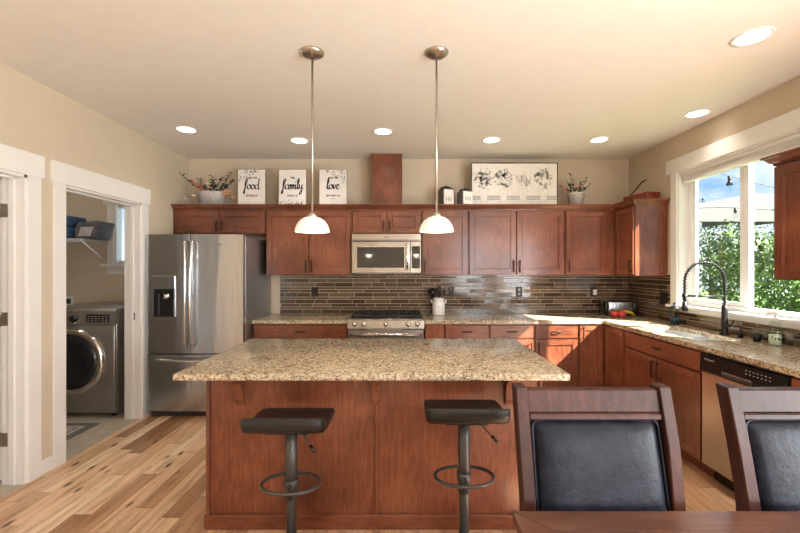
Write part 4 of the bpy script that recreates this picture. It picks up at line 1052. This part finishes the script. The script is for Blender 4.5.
# ================================================================ COUNTER THINGS
cz = CZ1+.0005
t = thing('utensil_crock', 'white enamel churn-shaped crock beside the range', 'crock', (px(438.6, 4.60), 4.60, cz))
b = MB(); b.lathe([(0, 0), (.070, 0), (.072, .008), (.072, .14), (.062, .162), (.060, .175), (.068, .192), (.062, .194), (.054, .17), (.064, .14), (.064, .01), (0, .01)], 'whitecer', n=32)
crock_body = obj('crock_body', b, t)
for s_ in (-1, 1):
    b = MB(); b.tube([(s_*.066, 0, .160), (s_*.084, 0, .168), (s_*.088, 0, .15), (s_*.071, 0, .135)], .006, 'whitecer', 8); obj('handle', b, t)
b = MB()
for i, w_ in enumerate((.018, .024, .014)): b.box(-w_, w_, -.0738, -.0728, .10-.013*i, .104-.013*i, 'inkgrey')
obj('label_marks', b, crock_body)
ux, uz = px(438.6, 4.60), cz
def utensil(name, label, tip, kind, base_=(0, 0)):
    t = thing(name, label, 'utensil', (ux+base_[0], 4.60+base_[1], uz+.012), group=None)
    T = Vector(tip)-Vector((*base_, 0)); B = Vector((0, 0, 0))
    b = MB(); b.tube([B, B.lerp(T, .5), T], .0045, 'black', 8); obj('utensil_handle', b, t)
    b = MB(); d = (T-B).normalized(); q = d.to_track_quat('Z', 'Y').to_matrix().to_4x4()
    if kind == 'spoon': b.sphere(T+d*.035, .038, 'black', 14, (.85, .22, 1.15), q)
    elif kind == 'ladle': b.lathe([(0, -.03), (.022, -.024), (.038, -.006), (.042, .012), (.039, .012), (.034, -.004), (.018, -.019), (0, -.025)], 'black', T+d*.03, 20, Matrix.Rotation(R(-70), 4, 'X'))
    else:
        for w_ in (-.026, -.009, .009, .026): b.box(w_-.004, w_+.004, -.003, .003, .0, .075, 'black', 0, Matrix.Translation(T) @ q)
        b.box(-.03, .03, -.003, .003, -.005, .008, 'black', 0, Matrix.Translation(T) @ q); b.box(-.03, .03, -.003, .003, .068, .078, 'black', 0, Matrix.Translation(T) @ q)
    obj('utensil_head', b, t)
utensil('serving_spoon', 'black ladle with a round bowl leaning left out of the crock', (-.060, .015, .215), 'ladle', (-.012, .005))
utensil('serving_spoon', 'black spoon standing straightest in the crock', (.015, .035, .235), 'spoon', (.012, .02))
utensil('serving_spoon', 'round black spoon leaning to the right out of the crock', (.055, .0, .205), 'spoon', (.015, -.01))
utensil('spatula', 'black slotted spatula leaning left at the back of the crock', (-.062, .075, .19), 'spat', (-.02, .032))

# outlets
def outlet(label, loc, rz, w=.072, h=.115, kind='outlet'):
    t = thing('wall_outlet', label, 'outlet', loc, rz)
    b = MB(); b.box(-w/2, w/2, -.006, 0, -h/2, h/2, 'bronze', .002); pl = obj('cover_plate', b, t)
    if kind == 'outlet':
        b = MB()
        for z in (-.025, .025): b.box(-.015, .015, -.0085, -.005, z-.016, z+.016, 'blackpl', .003)
        obj('socket', b, pl)
    elif kind == 'blank':
        for x in (-.03, .03):
            b = MB(); b.box(x-.014, x+.014, -.010, -.005, -.03, .03, 'bronze', .002); obj('switch', b, pl)
    return t
yo = YB-.0115
outlet('dark bronze outlet on the tile left of the range', (px(315, yo), yo, 1.17), 0)
outlet('dark bronze outlet half hidden behind the utensil crock', (px(451, yo), yo, 1.17), 0)
outlet('dark bronze outlet in the middle of the tile right of the crock', (px(519, yo), yo, 1.17), 0)
outlet('dark bronze outlet with a white plug-in light near the toaster', (px(593.5, yo), yo, 1.17), 0)
b = MB(); b.box(-.02, .02, -.05, -.009, -.03, .035, 'whitecer', .008, None, 2)
single('night_light', b, 'white plug-in night light in the outlet left of the toaster', 'night light', (px(593.5, yo), yo, 1.165))
outlet('wide dark bronze switch plate on the right tile beside the window casing', (XR-.0115, 4.075, 1.14), R(-90), .12, .125, 'blank')

# toaster and fruit
t = thing('toaster', 'grey metal toaster with black ends in the back right corner behind the fruit', 'toaster', (2.44, 4.56, cz), R(-6))
b = MB(); b.box(-.135, .135, -.075, .075, .012, .165, 'steel', .02, None, 3); tb = obj('toaster_body', b, t)
for s_ in (-1, 1):
    b = MB(); b.box(s_*.150-.018, s_*.150+.018, -.078, .078, .0, .160, 'blackpl', .012, None, 2); obj('end_cap', b, t)
for y in (-.03, .03):
    b = MB(); b.box(-.11, .11, y-.012, y+.012, .163, .1665, 'blackpl'); obj('slot', b, tb)
b = MB()
for x in (-.015, .02): b.cyl((x, -.075, .12), (x, -.085, .12), .011, 'chrome', 14)
obj('knob', b, tb)
def apple(label, x, y):
    t = thing('apple', label, 'fruit', (x, y, cz))
    prof_ = [(0, .006), (.012, .001), (.026, .006), (.039, .026), (.041, .044), (.034, .062), (.018, .071), (.006, .066), (0, .060)]
    b = MB(); b.lathe(prof_, 'apple', n=24); obj('apple_flesh', b, t)
    b = MB(); b.tube([(0, 0, .060), (.002, 0, .072), (.006, 0, .080)], .0018, 'stalk', 5); obj('stem', b, t)
apple('red apple at the left end of the fruit in front of the toaster', px(614.5, 4.36), 4.36)
apple('red apple in the middle of the fruit, just right of the other apple', px(621.8, 4.34), 4.335)
def banana(label, loc, rz, tilt):
    t = thing('banana', label, 'fruit', loc, rz)
    pts = []; rad = []
    for i in range(13):
        u = i/12; a = R(-52+104*u); pts.append((.12*math.sin(a), tilt*math.cos(a), .12*math.cos(a)-.06)); rad.append(.006+.013*math.sin(PI*min(1, max(0, u)))**.5)
    zmin = min(p[2]-r for p, r in zip(pts, rad)); pts = [(p[0], p[1], p[2]-zmin) for p in pts]
    b = MB(); b.tube(pts, rad, 'banana', 8); obj('banana_peel', b, t)
    b = MB(); d = (Vector(pts[0])-Vector(pts[1])).normalized(); b.tube([Vector(pts[0])-d*.002, Vector(pts[0])+d*.018], .0055, 'bananatip', 6); d = (Vector(pts[-1])-Vector(pts[-2])).normalized(); b.tube([Vector(pts[-1])-d*.002, Vector(pts[-1])+d*.006], .0055, 'bananatip', 6)
    b.bm.transform(Matrix.Identity(4)); obj('banana_tip', b, t)
banana('yellow banana arching over the apples, lower of the pair', (2.45, 4.410, cz+.004), R(3), 0)
banana('yellow banana right behind the apples, closer to the toaster', (2.46, 4.455, cz+.004), R(3), 0)

# ================================================================ LAUNDRY CONTENTS
t = thing('wire_shelf', 'white wire shelf with a diagonal brace on the laundry back wall', 'shelf', (-3.95, YB, 1.765))
b = MB(); L0, L1 = -.80, .44
for y in (-.40, -.30, -.2, -.1, -.01): b.cyl((L0, y, 0), (L1, y, 0), .004, 'white', 6)
b.cyl((L0, -.405, -.03), (L1, -.405, -.03), .004, 'white', 6)
for i in range(42): x = L0+(L1-L0)*i/41; b.tube([(x, -.005, .005), (x, -.400, .005), (x, -.408, -.03)], .0022, 'white', 4)
obj('wire_deck', b, t)
b = MB(); b.tube([(.44, -.39, -.01), (.44, -.012, -.24)], .008, 'white', 6); obj('brace', b, t)
zt = 1.7725
def cloth_pile(name, label, cat, loc, dims, mats, seed, rz=0):
    r_ = random.Random(seed); t = thing(name, label, cat, loc, rz); w, d, h = dims; n = len(mats); z = 0
    for i, m in enumerate(mats):
        hh = h/n; bb = bmesh.new(); bmesh.ops.create_cube(bb, size=1); bmesh.ops.subdivide_edges(bb, edges=bb.edges, cuts=5, use_grid_fill=True)
        for v in bb.verts:
            u = Vector(v.co*2); p = Vector((math.copysign(abs(u.x)**.9, u.x), u.y, u.z))
            k = 1-.10*(abs(u.z)**3); v.co = Vector((p.x*w/2*k*(1-.08*i)+r_.uniform(-.006, .006), p.y*d/2*k+r_.uniform(-.006, .006), z+hh/2+p.z*hh/2*(1-.12*(abs(u.x)**4)) + (r_.uniform(-.004, .004) if abs(u.z) < .99 else 0)))
        b = MB(); b.merge(bb, m, None, True); obj('folded_layer', b, t); z += hh
    return t
cloth_pile('denim_bag', 'blue denim bundle at the left end of the laundry wire shelf', 'bag', (-3.78, 4.50, zt), (.22, .28, .26), ('denim', 'denim'), 1)
t = thing('grey_tote', 'slumped charcoal tote with pale lining on the laundry wire shelf', 'bag', (-3.50, 4.52, zt), R(0))
b = MB(); b.prism([(-.13, 0), (.10, 0), (.16, .19), (.12, .20), (-.10, .185), (-.14, .10)], -.12, .12, 'greycloth', 'y'); 
bmesh.ops.bevel(b.bm, geom=list(b.bm.edges), offset=.02, segments=3, affect='EDGES', profile=.5); obj('tote_body', b, t)
b = MB(); b.prism([(-.08, .03), (.05, .03), (.09, .13), (-.05, .13)], -.126, -.118, 'palecloth', 'y'); obj('front_pocket', b, t)
b = MB(); b.box(-.12, .13, -.13, .0, -.0, .018, 'palecloth', .006); b.mv(0, -.05, 0)
single('folded_towel', b.mv(0, 0, .0), 'pale folded towel lying flat beneath the front of the grey tote', 'towel', (-3.57, 4.37, zt)) if False else b.bm.free()
b = MB(); b.box(-.075, .075, -.012, 0, -.065, .065, 'white', .002); b.box(-.045, .045, -.013, -.011, -.03, .03, 'washer_dark')
single('washer_valve_box', b, 'white recessed washer outlet box on the laundry wall above the washer', 'outlet box', (px(68, YB)-.0, YB-.001, 1.06))
t = thing('door_rug', 'grey bordered rug with cream field and red motifs inside the laundry doorway', 'rug', (-3.25, 3.34, 0))
b = MB(); b.box(-.42, .42, -.38, .38, 0, .008, 'rug', .002); rg = obj('rug_border', b, t)
b = MB(); b.box(-.35, .35, -.31, .31, .008, .0095, 'rugcream'); obj('rug_field', b, t)
b = MB(); b.box(-.31, .31, -.27, .27, .0095, .0103, 'rug'); b.box(-.295, .295, -.255, .255, .0103, .011, 'rugcream')
r_ = random.Random(2)
for i in range(4):
    for j in range(3):
        x = -.2+.14*i; y = -.17+.17*j
        for k in range(6): a = k*PI/3; b.box(-.028, .028, -.008, .008, .011, .0117+.0001*k, 'rugred', 0, Matrix.Translation((x, y, 0)) @ Matrix.Rotation(a, 4, 'Z'))
obj('rug_pattern', b, t)

# ================================================================ OUTSIDE
b = MB(); b.box(2.83, 30, -8, 40, -.62, -.60, 'grass'); struct('ground', b)
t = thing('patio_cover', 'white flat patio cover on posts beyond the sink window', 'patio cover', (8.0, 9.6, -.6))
b = MB(); b.box(-1.6, 5.5, -.60, -.54, 3.10, 3.50, 'paintwhite_dim', .01); obj('fascia', b, t)
b = MB(); b.box(-1.6, 5.5, -.54, 2.2, 3.42, 3.50, 'paintwhite_dim', .01); obj('roof_deck', b, t)
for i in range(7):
    b = MB(); b.box(-1.4+i*1.05, -1.33+i*1.05, -.54, 2.1, 3.25, 3.42, 'paintwhite_dim', .004); obj('rafter', b, t)
for x in (-1.42, 1.9, 5.2):  # leftmost post also stands in for a pale reflection in the window glass
    b = MB(); b.box(x-.09, x+.09, -.58, -.40, 0, 3.25, 'paintwhite_dim', .005); obj('post', b, t)
b = MB(); b.prism([(6.35-8, 3.5), (8.7-8, 3.92), (13.0-8, 3.86), (13.0-8, 3.5)], .3, .36, 'sail', 'y'); single('gable_roof', b, 'grey sloping roof end rising behind the white patio cover', 'roof', (8.0, 9.6, -.6))
t = thing('string_lights', 'black cable of hanging patio bulbs outside the window', 'string lights', (5.0, 6.0, 2.34))
b = MB(); b.tube([(-2.0+.3*i, 0, -.03*math.sin(i*.8)) for i in range(15)], .009, 'black', 5); obj('cable', b, t)
b = MB(); b.tube([(-2.0+.3*i, -.1, .72-.08*i-.12*math.sin(PI*i/14)+.35) for i in range(15)], .006, 'black', 5); obj('cable', b, t)
for x, z in ((-1.2, 0), (-.03, 0), (.9, 0), (1.7, 0)):
    b = MB(); b.cyl((x, 0, .01), (x, 0, -.06), .020, 'black', 8); so = obj('socket', b, t)
    b = MB(); b.sphere((x, 0, -.095), .036, 'clear', 10, (1, 1, 1.25)); obj('bulb', b, so)
for i in (3, 6, 9):
    x = -2.0+.3*i; z = .72-.08*i-.12*math.sin(PI*i/14)+.35
    b = MB(); b.cyl((x, -.1, z), (x, -.1, z-.10), .022, 'black', 8); b.lathe([(.022, 0), (.045, -.05), (.04, -.055), (.018, -.01)], 'black', (x, -.1, z-.08), 12); so = obj('socket', b, t)
    b = MB(); b.sphere((x, -.1, z-.14), .034, 'clear', 10, (1, 1, 1.25)); obj('bulb', b, so)
def tree(label, x, y, h, rx_, rz_, m, seed, n=2600):
    t = thing('leafy_tree', label, 'tree', (x, y, -.6), group='trees beyond the patio'); r_ = random.Random(seed)
    b = MB(); b.tube([(0, 0, 0), (.05, 0, h*.3), (-.03, .05, h*.6)], [.12, .09, .05], 'bark', 8); obj('trunk', b, t)
    b = MB(); bb = bmesh.new(); clumps = [(Vector((r_.uniform(-1, 1)*rx_*.7, r_.uniform(-1, 1)*rx_*.7, h-rz_+r_.uniform(-1, .8)*rz_*.75)), r_.uniform(.28, .5)*rx_) for _ in range(26)]
    for i in range(n):
        c_, cr_ = r_.choice(clumps); d = Vector((r_.gauss(0, 1), r_.gauss(0, 1), r_.gauss(0, 1))).normalized(); p = c_+d*cr_*r_.uniform(.7, 1.05)
        s_ = r_.uniform(.03, .06); u = (d.orthogonal().normalized()+Vector((r_.uniform(-.6, .6), r_.uniform(-.6, .6), r_.uniform(-.6, .6)))).normalized(); w_ = d.cross(u).normalized()
        bb.faces.new([bb.verts.new(p+u*s_), bb.verts.new(p+w_*s_*.55), bb.verts.new(p-u*s_), bb.verts.new(p-w_*s_*.55)])
    b.merge(bb, m); obj('foliage', b, t)
tree('bright green leafy tree filling the middle of the sink window', 7.3, 7.4, 3.0, 1.5, 1.5, 'tree1', 1, 11000)
tree('deep green tree seen through the right sash of the sink window', 10.5, 6.6, 3.3, 1.5, 1.75, 'tree2', 2, 8000)
tree('distant tree rising above the bright one in the sink window', 11.5, 15.0, 4.9, 1.9, 2.3, 'tree2', 3, 4200)
tree('smaller bright tree low beside the left sash of the sink window', 7.6, 13.8, 2.6, 1.5, 1.5, 'tree1', 4, 4200)
tree('dark shrubby tree low behind the right end of the sink', 5.6, 4.6, 2.0, 1.0, 1.2, 'tree2', 5, 4200)
